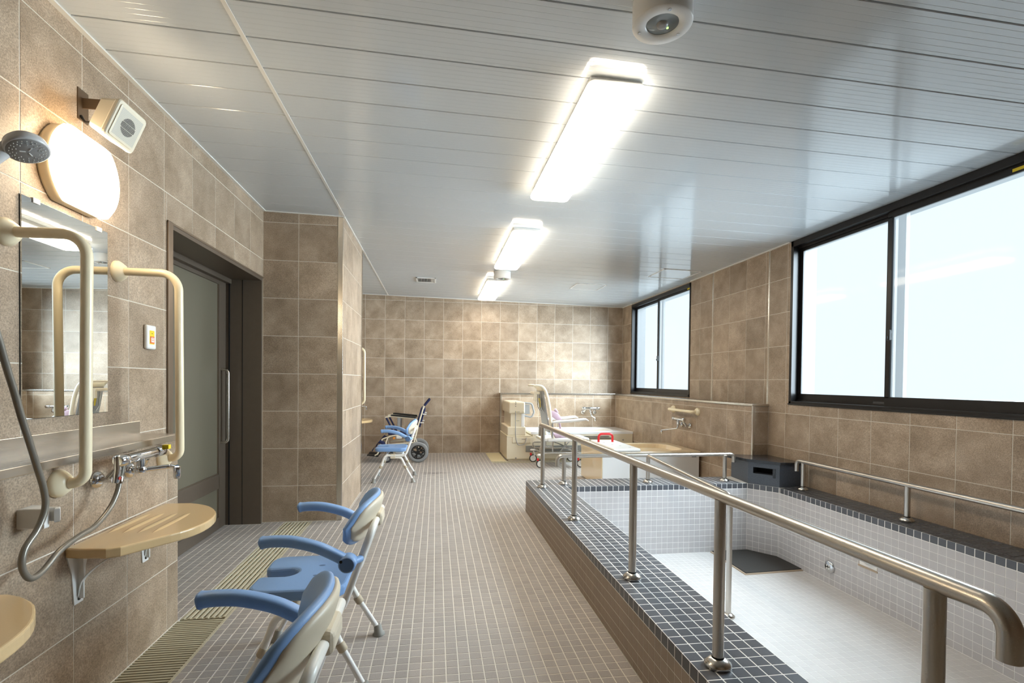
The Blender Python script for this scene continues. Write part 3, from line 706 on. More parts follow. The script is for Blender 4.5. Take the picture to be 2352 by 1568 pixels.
c3 = copy_tree(ch, None, M.Translation((-.46, 6.086, 0))); c3['label'] = 'far blue shower chair seen side-on in front of the wheelchair'

# ================================================================== WHEELCHAIR
t = thing('wheelchair', 'folding transport wheelchair with navy backrest parked against the far tiled wall', 'wheelchair', (-.45, 7.5, 0))
ya, yb = 7.30, 7.70
for i, yy in enumerate((ya-.025, yb+.025)):
    c = (-.242, yy, .146)
    mb = MB(); mb.lathe([(.100, -.017), (.125, -.022), (.140, -.016), (.146, 0), (.140, .016), (.125, .022), (.100, .017), (.100, -.017)], c, (0, 1, 0), 40, False); wh = part('wheel', mb, 'tyre_grey', t)
    mb = MB(); mb.lathe([(.086, -.010), (.103, -.014), (.103, .014), (.086, .010), (.086, -.010)], c, (0, 1, 0), 36, False); mb.lathe([(.026, -.02), (.026, .02)], c, (0, 1, 0), 18)
    for k in range(5):
        a = 2*math.pi*k/5+.5
        for o_ in (-.16, .16): mb.tube([V(c)+V((.02*math.cos(a), 0, .02*math.sin(a))), V(c)+V((.092*math.cos(a+o_), 0, .092*math.sin(a+o_)))], .0085, 0, 6)
    part('wheel_rim', mb, 'black_plastic', wh)
    c = (-.668, yy+(.02 if i == 0 else -.02), .055)
    mb = MB(); mb.lathe([(.03, -.013), (.055, -.013), (.055, .013), (.03, .013), (.03, -.013)], c, (0, 1, 0), 24, False); cw = part('caster', mb, 'dark_grey', t)
    mb = MB(); mb.lathe([(.032, -.010), (.032, .010)], c, (0, 1, 0), 18); mb.tube([V(c)+V((0, .02, 0)), V(c)+V((-.012, .02, .10)), V(c)+V((-.012, .02, .16))], .010, .01, 8); part('caster_fork', mb, 'grey_plastic', cw)
for yy in (ya, yb):
    mb = MB(); mb.tube([(-.165, yy, .795), (-.175, yy, .77), (-.262, yy, .46), (-.30, yy, .30), (-.25, yy, .15)], .011, .03, 10)
    mb.tube([(-.30, yy, .34), (-.56, yy, .385), (-.66, yy, .36), (-.69, yy, .28), (-.69, yy, .20)], .011, .05, 10); mb.tube([(-.28, yy, .28), (-.66, yy, .25)], .010, 0, 8)
    mb.tube([(-.57, yy, .385), (-.74, yy, .33), (-.80, yy, .12), (-.84, yy, .10)], .009, .03, 8)
    part('frame_tube', mb, 'ivory_plastic', t)
    mb = MB(); mb.tube([(-.162, yy, .800), (-.088, yy, .890)], .0155, 0, 12); part('push_grip', mb, 'navy_fabric', t)
    mb = MB(); mb.ell([(-.275, yy, .632), (-.45, yy, .650), (-.60, yy, .664), (-.625, yy, .664)], [((0, 1, 0), (0, 0, 1))]*4, [(.022, .013), (.024, .013), (.024, .013), (.014, .010)], 12); part('arm_pad', mb, 'black_plastic', t)
    mb = MB(); mb.tube([(-.27, yy, .615), (-.62, yy, .652), (-.70, yy, .632)], .010, .02, 8); part('arm_tube', mb, 'ivory_plastic', t)
    mb = MB(); mb.tube([(-.685, yy, .628), (-.60, yy, .46), (-.58, yy, .40)], .013, .03, 8); part('brake_lever', mb, 'navy_fabric', t)
    mb = MB(); mb.box((-.535, yy-.006, .40), (-.495, yy+.006, .645), .003, 1, ); part('side_panel', mb, 'grey_plastic', t)
    for zz in (.56, .68): 
        mb = MB(); mb.tube([(-.215+(zz-.56)*.28, yy, zz), (-.165+(zz-.56)*.28, yy, zz-.004)], .008, 0, 8); part('back_clip', mb, 'white_plastic', t)
mb = MB(); n_ = V((.96, 0, -.27)); rt = M.Translation((-.226, (ya+yb)/2, .62)) @ M.Rotation(.27, 4, 'Y')
mb.box((-.022, -.205, -.155), (.012, .205, .155), .010, 2, rt); mb.box((.02, -.19, -.12), (.045, .19, .145), .008, 2, rt); part('backrest', mb, 'navy_fabric', t)
mb = MB(); mb.box((-.66, ya-.01, .385), (-.28, yb+.01, .425), .012); part('seat', mb, 'navy_fabric', t)
mb = MB(); mb.ell([(-.70, ya, .26), (-.78, ya+.02, .30), (-.86, ya+.05, .20), (-.88, ya+.08, .15)], [((0, 1, 0), (.6, 0, .8))]*4, [(.02, .02), (.05, .035), (.05, .04), (.02, .02)], 10); mb.ell([(-.68, yb-.1, .30), (-.76, yb-.1, .33), (-.83, yb-.1, .24), (-.86, yb-.1, .17)], [((0, 1, 0), (.6, 0, .8))]*4, [(.02, .02), (.08, .035), (.08, .04), (.02, .02)], 10); part('calf_strap', mb, 'navy_fabric', t)
for yy in (ya+.09, yb-.09):
    mb = MB(); mb.box((-.95, yy-.07, .085), (-.79, yy+.07, .10), .006, 2, M.Translation((-.87, 0, .1)) @ M.Rotation(.12, 4, 'Y') @ M.Translation((.87, 0, -.1))); part('footplate', mb, 'black_plastic', t)
mb = MB(); mb.box((-.775, ya-.012, .19), (-.755, ya+.002, .24), .004); mb.lathe([(.016, 0), (.016, .02)], (-.575, ya-.016, .345), (0, -1, 0), 12); part('release_knob', mb, 'orange_plastic', t)
mb = MB(); mb.box((-.545, ya-.02, .335), (-.47, ya+.004, .375), .006); part('brake_block', mb, 'white_plastic', t)

# ================================================================== MECHANICAL BATH
t = thing('mechanical_bath', 'white assisted bath with a control tower at its left end, along the back ledge', 'bath', (1.98, 7.65, 0))
x0, x1, y0, y1 = 1.02, 2.935, 7.265, 8.045
mb = MB(); mb.box((x0, y0+.002, .03), (x1, y1, .352), .008); mb.box((1.40, y0+.003, .34), (x1, y1, .392), .004); mb.box((x0+.03, y0+.03, 0), (x1-.03, y1, .035)); part('body', mb, 'machine_ivory', t)
def tub_top(mb, x0, x1, y0, y1, z0, z1, ix0, ix1, iy0, iy1, zb, pw=3.0, n=48):
    """rim slab with an oval bowl"""
    cx, cy, ax, ay = (ix0+ix1)/2, (iy0+iy1)/2, (ix1-ix0)/2, (iy1-iy0)/2
    def se(s, z, k=1): 
        out = []
        for j in range(n):
            t_ = 2*math.pi*j/n; c_, s_ = math.cos(t_), math.sin(t_)
            out.append(V((cx+ax*s*math.copysign(abs(c_)**(2/pw), c_), cy+ay*s*math.copysign(abs(s_)**(2/pw), s_), z)))
        return out
    def rect(z):
        out = []
        for j in range(n):
            t_ = 2*math.pi*j/n; c_, s_ = math.cos(t_), math.sin(t_); m_ = max(abs(c_), abs(s_)); out.append(V(((x0+x1)/2+(x1-x0)/2*c_/m_, (y0+y1)/2+(y1-y0)/2*s_/m_, z)))
        return out
    secs = [rect(z0), rect(z1-.006)]; q = rect(z1); c_ = V(((x0+x1)/2, (y0+y1)/2, z1)); secs.append([c_+(p-c_)*.996 for p in q])
    secs += [se(1.0, z1), se(.985, z1-.006), se(.93, z1-.10), se(.85, zb+.06), se(.72, zb+.01), se(.4, zb)]
    mb.loft(secs, True, False); mb.sm[-2-n*(len(secs)-1)+0:] = mb.sm[-2-n*(len(secs)-1)+0:]
    return mb
mb = MB(); tub_top(mb, 1.375, x1, y0, y1, .390, .425, 1.45, 2.72, 7.36, 7.98, .15); part('tub', mb, 'machine_white', t)
mb = MB(); mb.box((x0-.002, y0-.004, .352), (1.375, y1, .372), .006); mb.box((1.03, y0+.01, .372), (1.30, y1-.02, .50), .012); part('tower_plinth', mb, 'machine_ivory', t)
mb = MB(); mb.box((1.075, y0+.02, .49), (1.235, 7.98, .70), .006); part('tower_column', mb, 'machine_ivory', t)
mb = MB(); mb.box((1.232, y0+.015, .49), (1.278, 7.60, .70), .006); part('column_face', mb, 'machine_white', t)
mb = MB(); mb.box((1.05, y0-.005, .690), (1.285, 8.02, .862), .022, 3); hd = part('tower_head', mb, 'machine_ivory', t)
mb = MB(); mb.lathe([(.014, 0), (.014, .004), (.012, .006)], (1.26, y0-.004, .725), (0, -1, 0), 16); part('knob', mb, 'ivory_plastic', hd)
mb = MB()
for zz in (.80, .828): mb.lathe([(.006, 0), (.006, .004)], (1.145, y0-.005, zz), (0, -1, 0), 10)
mb.box((1.132, y0-.008, .842), (1.160, y0-.004, .846)); mb.box((1.143, y0-.008, .85), (1.148, y0-.004, .868)); mb.box((1.16, y0-.0065, .716), (1.205, y0-.0045, .720)); mb.box((1.165, y0+.0185, .585), (1.205, y0+.0205, .589)); part('button', mb, 'print_dark', hd)
mb = MB(); mb.box((1.145, y0-.0065, .712), (1.158, y0-.0045, .724)); mb.box((1.148, y0+.0185, .581), (1.16, y0+.0205, .593)); part('sticker', mb, 'label_yellow', hd)
mb = MB(); mb.box((1.10, y0-.018, .265), (1.375, y0+.01, .350), .006); bn = part('front_bin', mb, 'machine_ivory', t)
mb = MB(); mb.box((1.235, y0-.0195, .318), (1.285, y0-.0175, .324)); part('brand_plate', mb, 'print_dark', bn); mb = MB(); mb.box((1.288, y0-.0195, .314), (1.300, y0-.0175, .322)); part('brand_mark', mb, 'red_mark', bn)
mb = MB(); mb.tube(smooth_path([(1.145, y0-.012, .73), (1.142, y0-.022, .60), (1.145, y0-.03, .36), (1.175, y0-.036, .255), (1.225, y0-.036, .238), (1.28, y0-.034, .265), (1.302, y0-.02, .345)], 5), .0055, 0, 8); part('cord', mb, 'grey_plastic', t)
mb = MB(); mb.tube([(1.28, 7.36, .845), (1.40, 7.36, .835), (1.435, 7.36, .71), (1.40, 7.36, .63), (1.28, 7.36, .66)], .014, .04, 10); part('grab_loop', mb, 'grey_plastic', t)
mb = MB(); mb.box((1.29, 7.355, .68), (1.37, 7.365, .82), .004); part('control_panel', mb, 'grey_plastic', t)
mb = MB(); mb.lathe([(.012, 0), (.012, .004)], (1.155, y0+.002, .045), (0, -1, 0), 12); mb.lathe([(.03, 0), (.03, .004), (.02, .006)], (2.62, y0+.002, .29), (0, -1, 0), 16); mb.lathe([(.012, 0), (.012, .004)], (2.78, y0+.002, .30), (0, -1, 0), 12); part('cap', mb, 'rubber_grey', t)
mb = MB(); mb.box((2.05, y0-.010, .352), (2.56, y0, .362), .002); mb.box((2.05, y0-.010, .326), (2.60, y0, .336), .002); part('guide_rail', mb, 'dark_grey', t)
mb = MB(); mb.box((1.30, y0-.006, .135), (2.6, y0+.004, .225), .003); part('guide_plate', mb, 'rubber_grey', t)

# transfer chair on casters ------------------------------------------------
t = thing('transfer_chair', 'white caster-mounted bath transfer chair with a high reclining back', 'chair', (1.7, 6.97, 0))
ya, yb = 6.70, 7.17; yc = (ya+yb)/2
prof = [(1.305, 1.105), (1.345, 1.108), (1.40, 1.098), (1.445, 1.062), (1.475, 1.0), (1.505, .89), (1.53, .74), (1.545, .60), (1.565, .45), (1.585, .39)]
for yy in (ya+.02, yb-.02):
    mb = MB(); pp = smooth_path([(x, yy, z) for x, z in prof], 3); fr_ = []
    for i, q in enumerate(pp):
        tg = (pp[min(i+1, len(pp)-1)]-pp[max(i-1, 0)]).normalized(); fr_.append((V((0, 1, 0)), V((0, 1, 0)).cross(tg)))
    mb.ell(pp, fr_, [(.020, .010+.012*min(1, i/8)) for i in range(len(pp))], 10); part('back_rail', mb, 'ivory_plastic', t)
mb = MB(); mb.tube([(1.31, ya+.02, 1.105), (1.31, yb-.02, 1.105)], .012, 0, 10); part('push_bar', mb, 'ivory_plastic', t)
mb = MB(); mb.ell([(1.44, ya+.03, 1.05), (1.44, yb-.03, 1.05)], [((.5, 0, -.86), (.86, 0, .5))]*2, [(.05, .012)]*2, 12); mb.box((1.30, ya+.10, .985), (1.385, yb-.10, 1.02), .008, 2, M.Translation((.02, 0, 0))); part('head_bar', mb, 'ivory_plastic', t)
mb = MB(); q = [V((1.452, y_, 1.03)) for y_ in (ya+.035, yb-.035)]+[V((1.552, y_, .47)) for y_ in (yb-.035, ya+.035)]
mb.add([p+V((dx, 0, 0)) for dx in (-.028, -.010) for p in q], [(0, 1, 2, 3), (7, 6, 5, 4), (0, 4, 5, 1), (1, 5, 6, 2), (2, 6, 7, 3), (3, 7, 4, 0)]); bk = part('back_panel', mb, 'grey_plastic', t)
mb = MB()
for y_ in (ya+.12, yc, yb-.12): mb.tube([(1.418, y_, 1.0), (1.43, y_, .80), (1.465, y_, .74)], .006, .03, 6)
part('back_spring', mb, 'chrome', bk)
mb = MB(); mb.box((1.43, yc-.06, .80), (1.434, yc+.06, .93), 0, mx=M.Translation((1.43, 0, .86)) @ M.Rotation(-.18, 4, 'Y') @ M.Translation((-1.43, 0, -.86))); part('caution_label', mb, 'label_yellow', bk)
mb = MB(); mb.tube([(1.36, ya+.12, .99), (1.355, ya+.12, .90), (1.37, ya+.12, .86)], .007, .02, 6); mb.box((1.325, ya+.10, .90), (1.35, ya+.14, 1.0), .004); part('release_lever', mb, 'ivory_plastic', t)
mb = MB(); mb.box((1.50, ya, .345), (2.085, yb, .395), .018, 3); mb.box((1.42, ya+.02, .35), (1.52, yb-.02, .39), .014, 3); part('seat', mb, 'white_plastic', t)
mb = MB(); mb.ell([(1.50, yc, .378), (1.42, yc, .376)], [((0, 1, 0), (0, 0, 1))]*2, [(.2, .016), (.17, .014)], 12); part('rear_pad', mb, 'ivory_plastic', t)
for yy in (ya-.02, yb+.02):
    mb = MB(); pp = [(1.555, yy, .610), (1.62, yy, .620), (1.85, yy, .636), (1.98, yy, .650), (2.02, yy, .652), (2.06, yy, .634)]
    mb.ell(pp, [((0, 1, 0), (0, 0, 1))]*6, [(.016, .014), (.026, .020), (.026, .020), (.026, .020), (.024, .016), (.012, .006)], 12); part('armrest', mb, 'white_plastic', t)
    mb = MB(); mb.tube([(1.56, yy, .60), (1.565, yy+(.02 if yy < yc else -.02), .40)], .012, 0, 8); part('arm_post', mb, 'grey_plastic', t)
    for x in (1.572, 1.86, 1.99):
        mb = MB(); mb.tube([(x, yy+(.03 if yy < yc else -.03), .35), (x, yy+(.03 if yy < yc else -.03), .20)], .010, 0, 8); part('seat_post', mb, 'chrome', t)
    mb = MB(); mb.tube([(1.40, yy, .235), (1.42, yy, .20), (2.0, yy, .195)], .014, .02, 10); part('base_rail', mb, 'stainless', t)
    mb = MB(); mb.tube([(1.39, yy, .215), (1.39, yy, .285), (1.56, yy, .285)], .010, .02, 8); part('caster_arm', mb, 'stainless', t)
    for x in (1.395, 1.955):
        mb = MB(); mb.lathe([(.042, 0), (.044, .004), (.044, .012), (.036, .020), (0, .022)], (x, yy, .165), (0, 0, 1), 20, False); cap = part('caster_cover', mb, 'white_plastic', t)
        mb = MB(); mb.lathe([(.043, -.011), (.052, -.009), (.055, 0), (.052, .009), (.043, .011), (.043, -.011)], (x, yy, .055), (0, 1, 0), 28, False); cs = part('caster', mb, 'black_plastic', t)
        mb = MB(); mb.lathe([(.044, -.009), (.044, .009)], (x, yy, .055), (0, 1, 0), 24); mb.tube([(x+.005, yy, .165), (x+.02, yy-.018, .11), (x, yy-.018, .055)], .010, .02, 8); part('caster_hub', mb, 'white_plastic', cs)
        mb = MB(); mb.box((x-.045, yy-.012, .095), (x-.020, yy+.012, .130), .005, 2); part('brake_pedal', mb, 'red_plastic', cs)
mb = MB(); mb.tube([(1.42, ya-.02, .19), (1.42, yb+.02, .19)], .012, 0, 8); mb.tube([(1.97, ya-.02, .19), (1.97, yb+.02, .19)], .012, 0, 8); mb.tube([(1.65, ya-.02, .2), (1.95, yb+.02, .31)], .008, 0, 8); mb.tube([(1.95, ya-.02, .2), (1.65, yb+.02, .31)], .008, 0, 8); part('brace', mb, 'chrome', t)
# harness straps
t2 = thing('harness', 'lilac fabric safety harness draped on the transfer chair seat', 'harness', (1.62, 6.95, .40))
up1, sd = V((.45, 0, .9)), V((0, 1, 0))
pp = smooth_path([(1.548, ya+.05, .745), (1.59, ya+.045, .715), (1.63, ya+.05, .69), (1.665, ya+.06, .665), (1.70, ya+.07, .645)], 4)
mb = MB(); mb.ell(pp, [(up1, sd)]*len(pp), [(.012+.032*math.sin(math.pi*(.15+.8*i/(len(pp)-1))), .012) for i in range(len(pp))], 12)
pp = smooth_path([(1.60, ya+.05, .785), (1.625, ya+.05, .765), (1.65, ya+.06, .73)], 4); mb.ell(pp, [(up1, sd)]*len(pp), [(.018, .010)]*len(pp), 10); part('shoulder_strap', mb, 'lilac_fabric', t2)
pp = smooth_path([(1.555, ya+.04, .50), (1.575, ya+.03, .455), (1.61, ya+.03, .43), (1.66, ya+.04, .435), (1.70, ya+.05, .425), (1.76, ya+.08, .412), (1.86, ya+.14, .404)], 4)
mb = MB(); mb.ell(pp, [(V((-.3, 0, .95)), sd)]*len(pp), [(.008+.034*math.sin(math.pi*(i/(len(pp)-1))**.7), .030) for i in range(len(pp))], 12)
pp = smooth_path([(1.68, ya+.03, .52), (1.672, ya+.03, .57), (1.66, ya+.03, .61)], 4); mb.ell(pp, [(V((1, 0, 0)), sd)]*len(pp), [(.014, .006)]*len(pp), 8)
part('seat_strap', mb, 'lilac_fabric', t2)

# ================================================================== BATHTUB
t = thing('bathtub', 'freestanding beige bathtub under the right-hand ledge, behind the pool', 'bathtub', (2.35, 5.66, 0))
x0, x1, y0, y1 = 1.775, 2.915, 5.26, 6.06
mb = MB(); tub_top(mb, x0, x1, y0, y1, .355, .405, x0+.07, x1-.10, y0+.07, y1-.07, .08, 4.0, 56); part('tub', mb, 'tub_beige', t)
mb = MB(); mb.box((x0+.012, y0+.008, .01), (x1-.012, y0+.02, .358)); part('front_panel', mb, 'tub_white', t)
mb = MB(); mb.box((x0+.004, y0+.008, .01), (x0+.014, y1-.008, .358)); part('end_panel', mb, 'tub_beige', t); mb = MB(); mb.box((x1-.016, y0+.02, .01), (x1-.006, y1-.008, .358)); mb.box((x0+.012, y1-.02, .01), (x1-.012, y1-.008, .358)); part('back_panel', mb, 'tub_beige', t)
mb = MB(); mb.box((x1-.10, y0+.005, .340), (x1-.045, y0+.0085, .348)); part('nameplate', mb, 'print_dark', t)
mb = MB(); mb.box((x0+.0, y1-.30, 0), (x0+.3, y1-.0, .010)); 
tb = thing('bath_board', 'white slotted bath board with a red grip laid across the bathtub', 'bath board', (2.05, 5.66, .405))
mb = MB(); mb.box((1.90, y0-.02, .407), (2.21, y1+.02, .443), .014, 3); bd = part('board', mb, 'white_plastic', tb)
mb = MB()
for (a, b) in ((2.07, 5.50), (2.02, 5.62), (2.13, 5.36), (1.98, 5.80)): mb.box((a-.012, b-.004, .4425), (a+.012, b+.004, .4438))
part('slot', mb, 'dark_grey', bd)
mb = MB(); mb.tube([(1.935, 5.86, .44), (1.935, 5.86, .54), (2.108, 5.86, .54), (2.108, 5.86, .44)], .0135, .04, 12); part('grip', mb, 'red_plastic', tb)

# ================================================================== FITTINGS
def grab_bar(label, path, ends, bend=.06, r=.017, name='grab_bar'):
    t = thing(name, label, 'grab bar', ends[0][0])
    mb = MB(); mb.tube(path, r, bend, 18, k=10); part('bar', mb, 'cream_plastic', t)
    for c, ax in ends:
        mb = MB(); mb.lathe([(.045, 0), (.045, .010), (.040, .018), (.027, .034), (.019, .036)], c, ax, 28); part('flange', mb, 'cream_plastic', t)
    return t
xv = -1.130
grab_bar('cream U-shaped grab bar nearest the camera, crossing in front of the mirror', [(XL, 1.865, 1.622), (xv, 1.852, 1.622), (xv, 1.842, .812), (XM, 1.836, .812)], [((XL, 1.865, 1.622), (1, 0, 0)), ((XM, 1.836, .812), (1, 0, 0))], .075)
grab_bar('cream U-shaped grab bar between the mirror and the door', [(XL, 2.445, 1.618), (xv, 2.448, 1.618), (xv, 2.462, .800), (XM, 2.470, .800)], [((XL, 2.445, 1.618), (1, 0, 0)), ((XM, 2.470, .800), (1, 0, 0))], .075)
grab_bar('short cream horizontal grab bar above the bathtub tap', [(2.94, 5.372, .838), (2.862, 5.372, .836), (2.862, 5.965, .836), (2.94, 5.965, .838)], [((2.94, 5.372, .838), (-1, 0, 0)), ((2.94, 5.965, .838), (-1, 0, 0))], .05)
grab_bar('cream U-shaped grab bar at the far shower place, behind the pier', [(XL, 7.62, 1.62), (-1.03, 7.62, 1.62), (-1.03, 7.64, .80), (XM, 7.64, .80)], [((XL, 7.62, 1.62), (1, 0, 0)), ((XM, 7.64, .80), (1, 0, 0))], .075)

# mirror ----------------------------------------------------------------
t = thing('mirror', 'tall frameless wall mirror above the stainless ledge', 'mirror', (XL, 2.15, 1.012))
mb = MB(); mb.box((XL+.001, 1.924, 1.012), (XL+.007, 2.372, 1.764)); part('glass', mb, 'mirror_glass', t)
mb = MB(); mb.box((XL+.0, 1.922, 1.010), (XL+.0012, 2.374, 1.766)); part('backing', mb, 'black_plastic', t)
for yy in (1.985, 2.315):
    mb = MB(); mb.box((XL+.001, yy-.016, 1.752), (XL+.011, yy+.016, 1.770), .002); part('clip', mb, 'white_plastic', t)

# round wall lamp ------------------------------------------------------------
t = thing('wall_lamp', 'round glowing wall lamp with a flattened top and bottom, above the mirror', 'lamp', (XL, 2.15, 1.93))
LY, LZ, LR, LH = 2.165, 1.929, .175, .141
def disc(r, h, x, n=48):
    out = []
    for j in range(n):
        a = 2*math.pi*j/n; y_, z_ = r*math.cos(a), r*math.sin(a); out.append(V((x, LY+y_, LZ+max(-h, min(h, z_)))))
    return out
mb = MB(); mb.loft([disc(LR-.006, LH-.006, XL), disc(LR-.002, LH-.002, XL+.012), disc(LR-.004, LH-.004, XL+.040)], True, True); part('lamp_base', mb, 'cream_plastic', t)
mb = MB(); mb.loft([disc(LR-.003, LH-.003, XL+.040), disc(LR, LH, XL+.046), disc(LR-.002, LH-.002, XL+.066), disc(LR-.016, LH-.014, XL+.080), disc(LR-.06, LH-.05, XL+.088), disc(.06, .06, XL+.090)], True, True); part('diffuser', mb, 'wall_diffuser', t)

# speaker ----------------------------------------------------------------
t = thing('speaker', 'small white wall speaker tilted down beside the round lamp', 'speaker', (XL, 2.233, 2.2))
n_ = V((.92486, -.14057, -.35337)); u_ = V((.11244, .98871, -.09904)); v_ = V((.3633, .05186, .93023)); sm_ = frame_m((-1.2, 2.133, 2.114), u_, v_)
mb = MB()
def rs_(w, z, r=.014): 
    out = []
    for cx, cy, a0 in ((1, 1, 0), (-1, 1, 90), (-1, -1, 180), (1, -1, 270)):
        for i in range(4): a = math.radians(a0+30*i); out.append(sm_ @ V((cx*(w-r)+r*math.cos(a), cy*(w-r)+r*math.sin(a), z)))
    return out
mb.loft([rs_(.056, -.040), rs_(.060, -.037), rs_(.070, .020), rs_(.073, .026), rs_(.073, .036), rs_(.070, .040)], True, False); cb = part('cabinet', mb, 'ivory_plastic', t)
mb = MB(); mb.loft([rs_(.061, .040, .008), rs_(.061, .0435, .008), rs_(.058, .0445, .008)], True, False); gr = part('grille', mb, 'ivory_plastic', t)
mb = MB()
for i in range(27):
    x = -.052+i*.004; mb.box((x-.0009, -.052, .0443), (x+.0009, .052, .0448), 0, mx=sm_)
part('grille_line', mb, 'grille_grey', gr)
mb = MB()
for i in range(17):
    x = -.032+i*.004; hh = math.sqrt(max(0, .033**2-x*x))
    if hh > .003:
        for (a, b) in ((-hh, -.012), (-.0105, .0105), (.012, hh)):
            a, b = max(a, -hh), min(b, hh)
            if b > a: mb.box((x-.0012, a, .0446), (x+.0012, b, .0451), 0, mx=sm_)
part('grille_slot', mb, 'print_dark', gr)
mb = MB(); mb.box((XL, 2.20, 2.155), (XL+.004, 2.26, 2.275)); mb.box((XL, 2.225, 2.205), (XL+.10, 2.230, 2.245), .001); mb.tube([(XL+.085, 2.224, 2.225), (-1.235, 2.14, 2.16)], .008, 0, 8); part('bracket', mb, 'bracket_brown', t)
mb = MB(); mb.lathe([(.006, 0), (.005, .004)], (XL+.085, 2.225, 2.225), (0, -1, 0), 10); part('bolt', mb, 'chrome', t)
mb = MB(); mb.tube(smooth_path([(XL+.005, 2.215, 2.17), (XL+.03, 2.20, 2.14), (XL+.07, 2.17, 2.13), (-1.24, 2.14, 2.13)], 4), .005, 0, 8); part('cable', mb, 'black_plastic', t)

# call button ----------------------------------------------------------------
t = thing('call_button', 'white emergency call button plate on the wall beside the door', 'call button', (XL, 2.688, 1.294))
mb = MB(); mb.box((XL, 2.648, 1.294), (XL+.018, 2.728, 1.410), .008, 3); pb = part('plate', mb, 'white_plastic', t)
mb = MB(); mb.box((XL+.0175, 2.667, 1.318), (XL+.0188, 2.709, 1.384), .0006); part('yellow_panel', mb, 'label_yellow', pb)
mb = MB(); mb.box((XL+.0185, 2.670, 1.322), (XL+.0205, 2.706, 1.356), .0008); bt = part('button', mb, 'print_orange', pb); mb = MB(); mb.box((XL+.0205, 2.676, 1.328), (XL+.022, 2.700, 1.350), .0006); part('button_face', mb, 'label_white', bt)
mb = MB()
for zz in (1.335, 1.343): mb.box((XL+.022, 2.681, zz), (XL+.0223, 2.695, zz+.0035))
part('symbol', mb, 'print_orange', bt)
mb = MB(); mb.box((XL+.0188, 2.684, 1.368), (XL+.0192, 2.692, 1.371)); part('pilot_light', mb, 'print_dark', pb)

# resin shelves ----------------------------------------------------------------
def shelf(label, y0, brackets, slots=True, name='wall_shelf'):
    """outline relative to y0 along the wall; depth out from the low wall"""
    t = thing(name, label, 'shelf', (XM, y0+.32, .58), 'resin wall shelves')
    out = [(XM+.001, y0), (-1.165, y0-.012), (-1.075, y0-.022), (-1.04, y0-.005)]
    for q in smooth_path([(-1.04, y0-.005, 0), (-.985, y0+.075, 0), (-.915, y0+.185, 0), (-.892, y0+.30, 0), (-.915, y0+.43, 0), (-.985, y0+.545, 0), (-1.06, y0+.605, 0)], 4)[1:]: out.append((q.x, q.y))
    out += [(-1.10, y0+.622), (XM+.001, y0+.625)]
    mb = MB(); mb.prism(out, .556, .590, .006, 3); top_ = part('top', mb, 'shelf_resin', t)
    if slots:
        mb = MB()
        for i in range(4):
            x = -1.178+i*.052; ya_, yb_ = y0+.165-.005*i, y0+.445-.004*i; secs = []
            for (dx, dz) in ((-.012, .5897), (-.005, .5955), (.005, .5955), (.012, .5897)): secs.append((dx, dz))
            pts = [[V((x+.004*k/6+dx*(math.sin(math.pi*min(1, max(0, k/6)))**.35 if 0 < k < 6 else .15), ya_+(yb_-ya_)*k/6, dz if 0 < k < 6 else .5897)) for dx, dz in secs] for k in range(7)]
            mb.loft(pts, False, True, False)
        part('raised_rib', mb, 'shelf_resin', top_)
    for yb_ in brackets:
        mb = MB(); mb.prism([(-.022, .0), (.022, 0), (.034, .11), (.055, .175), (-.055, .175), (-.034, .11)], 0, .004, mx=M.Translation((XM, yb_, .383)) @ M(((0, 0, 1, 0), (1, 0, 0, 0), (0, 1, 0, 0), (0, 0, 0, 1))))
        mb.box((XM, yb_-.003, .40), (XM+.02, yb_+.003, .555)); b_ = part('bracket', mb, 'white_plastic', t)
        mb = MB(); pp = smooth_path([(XM+.006, yb_, .41), (XM+.02, yb_, .465), (XM+.07, yb_, .515), (XM+.13, yb_, .552)], 6); mb.ell(pp, [((0, 1, 0), (.6, 0, -.8))]*len(pp), [(.011, .003)]*len(pp), 8); part('bracket_arm', mb, 'white_plastic', b_)
        mb = MB(); mb.lathe([(.006, 0), (.005, .003)], (XM+.004, yb_, .398), (1, 0, 0), 10); part('screw', mb, 'dark_grey', b_)
    return t
shelf('beige resin wall shelf with raised ribs below the tap', 1.872, (1.93, 2.335))
shelf('beige resin shelf end poking in at the bottom left corner', .875, (.98, 1.36))
shelf('small far beige wall shelf peeking out behind the pier', 7.15, (7.25, 7.6))

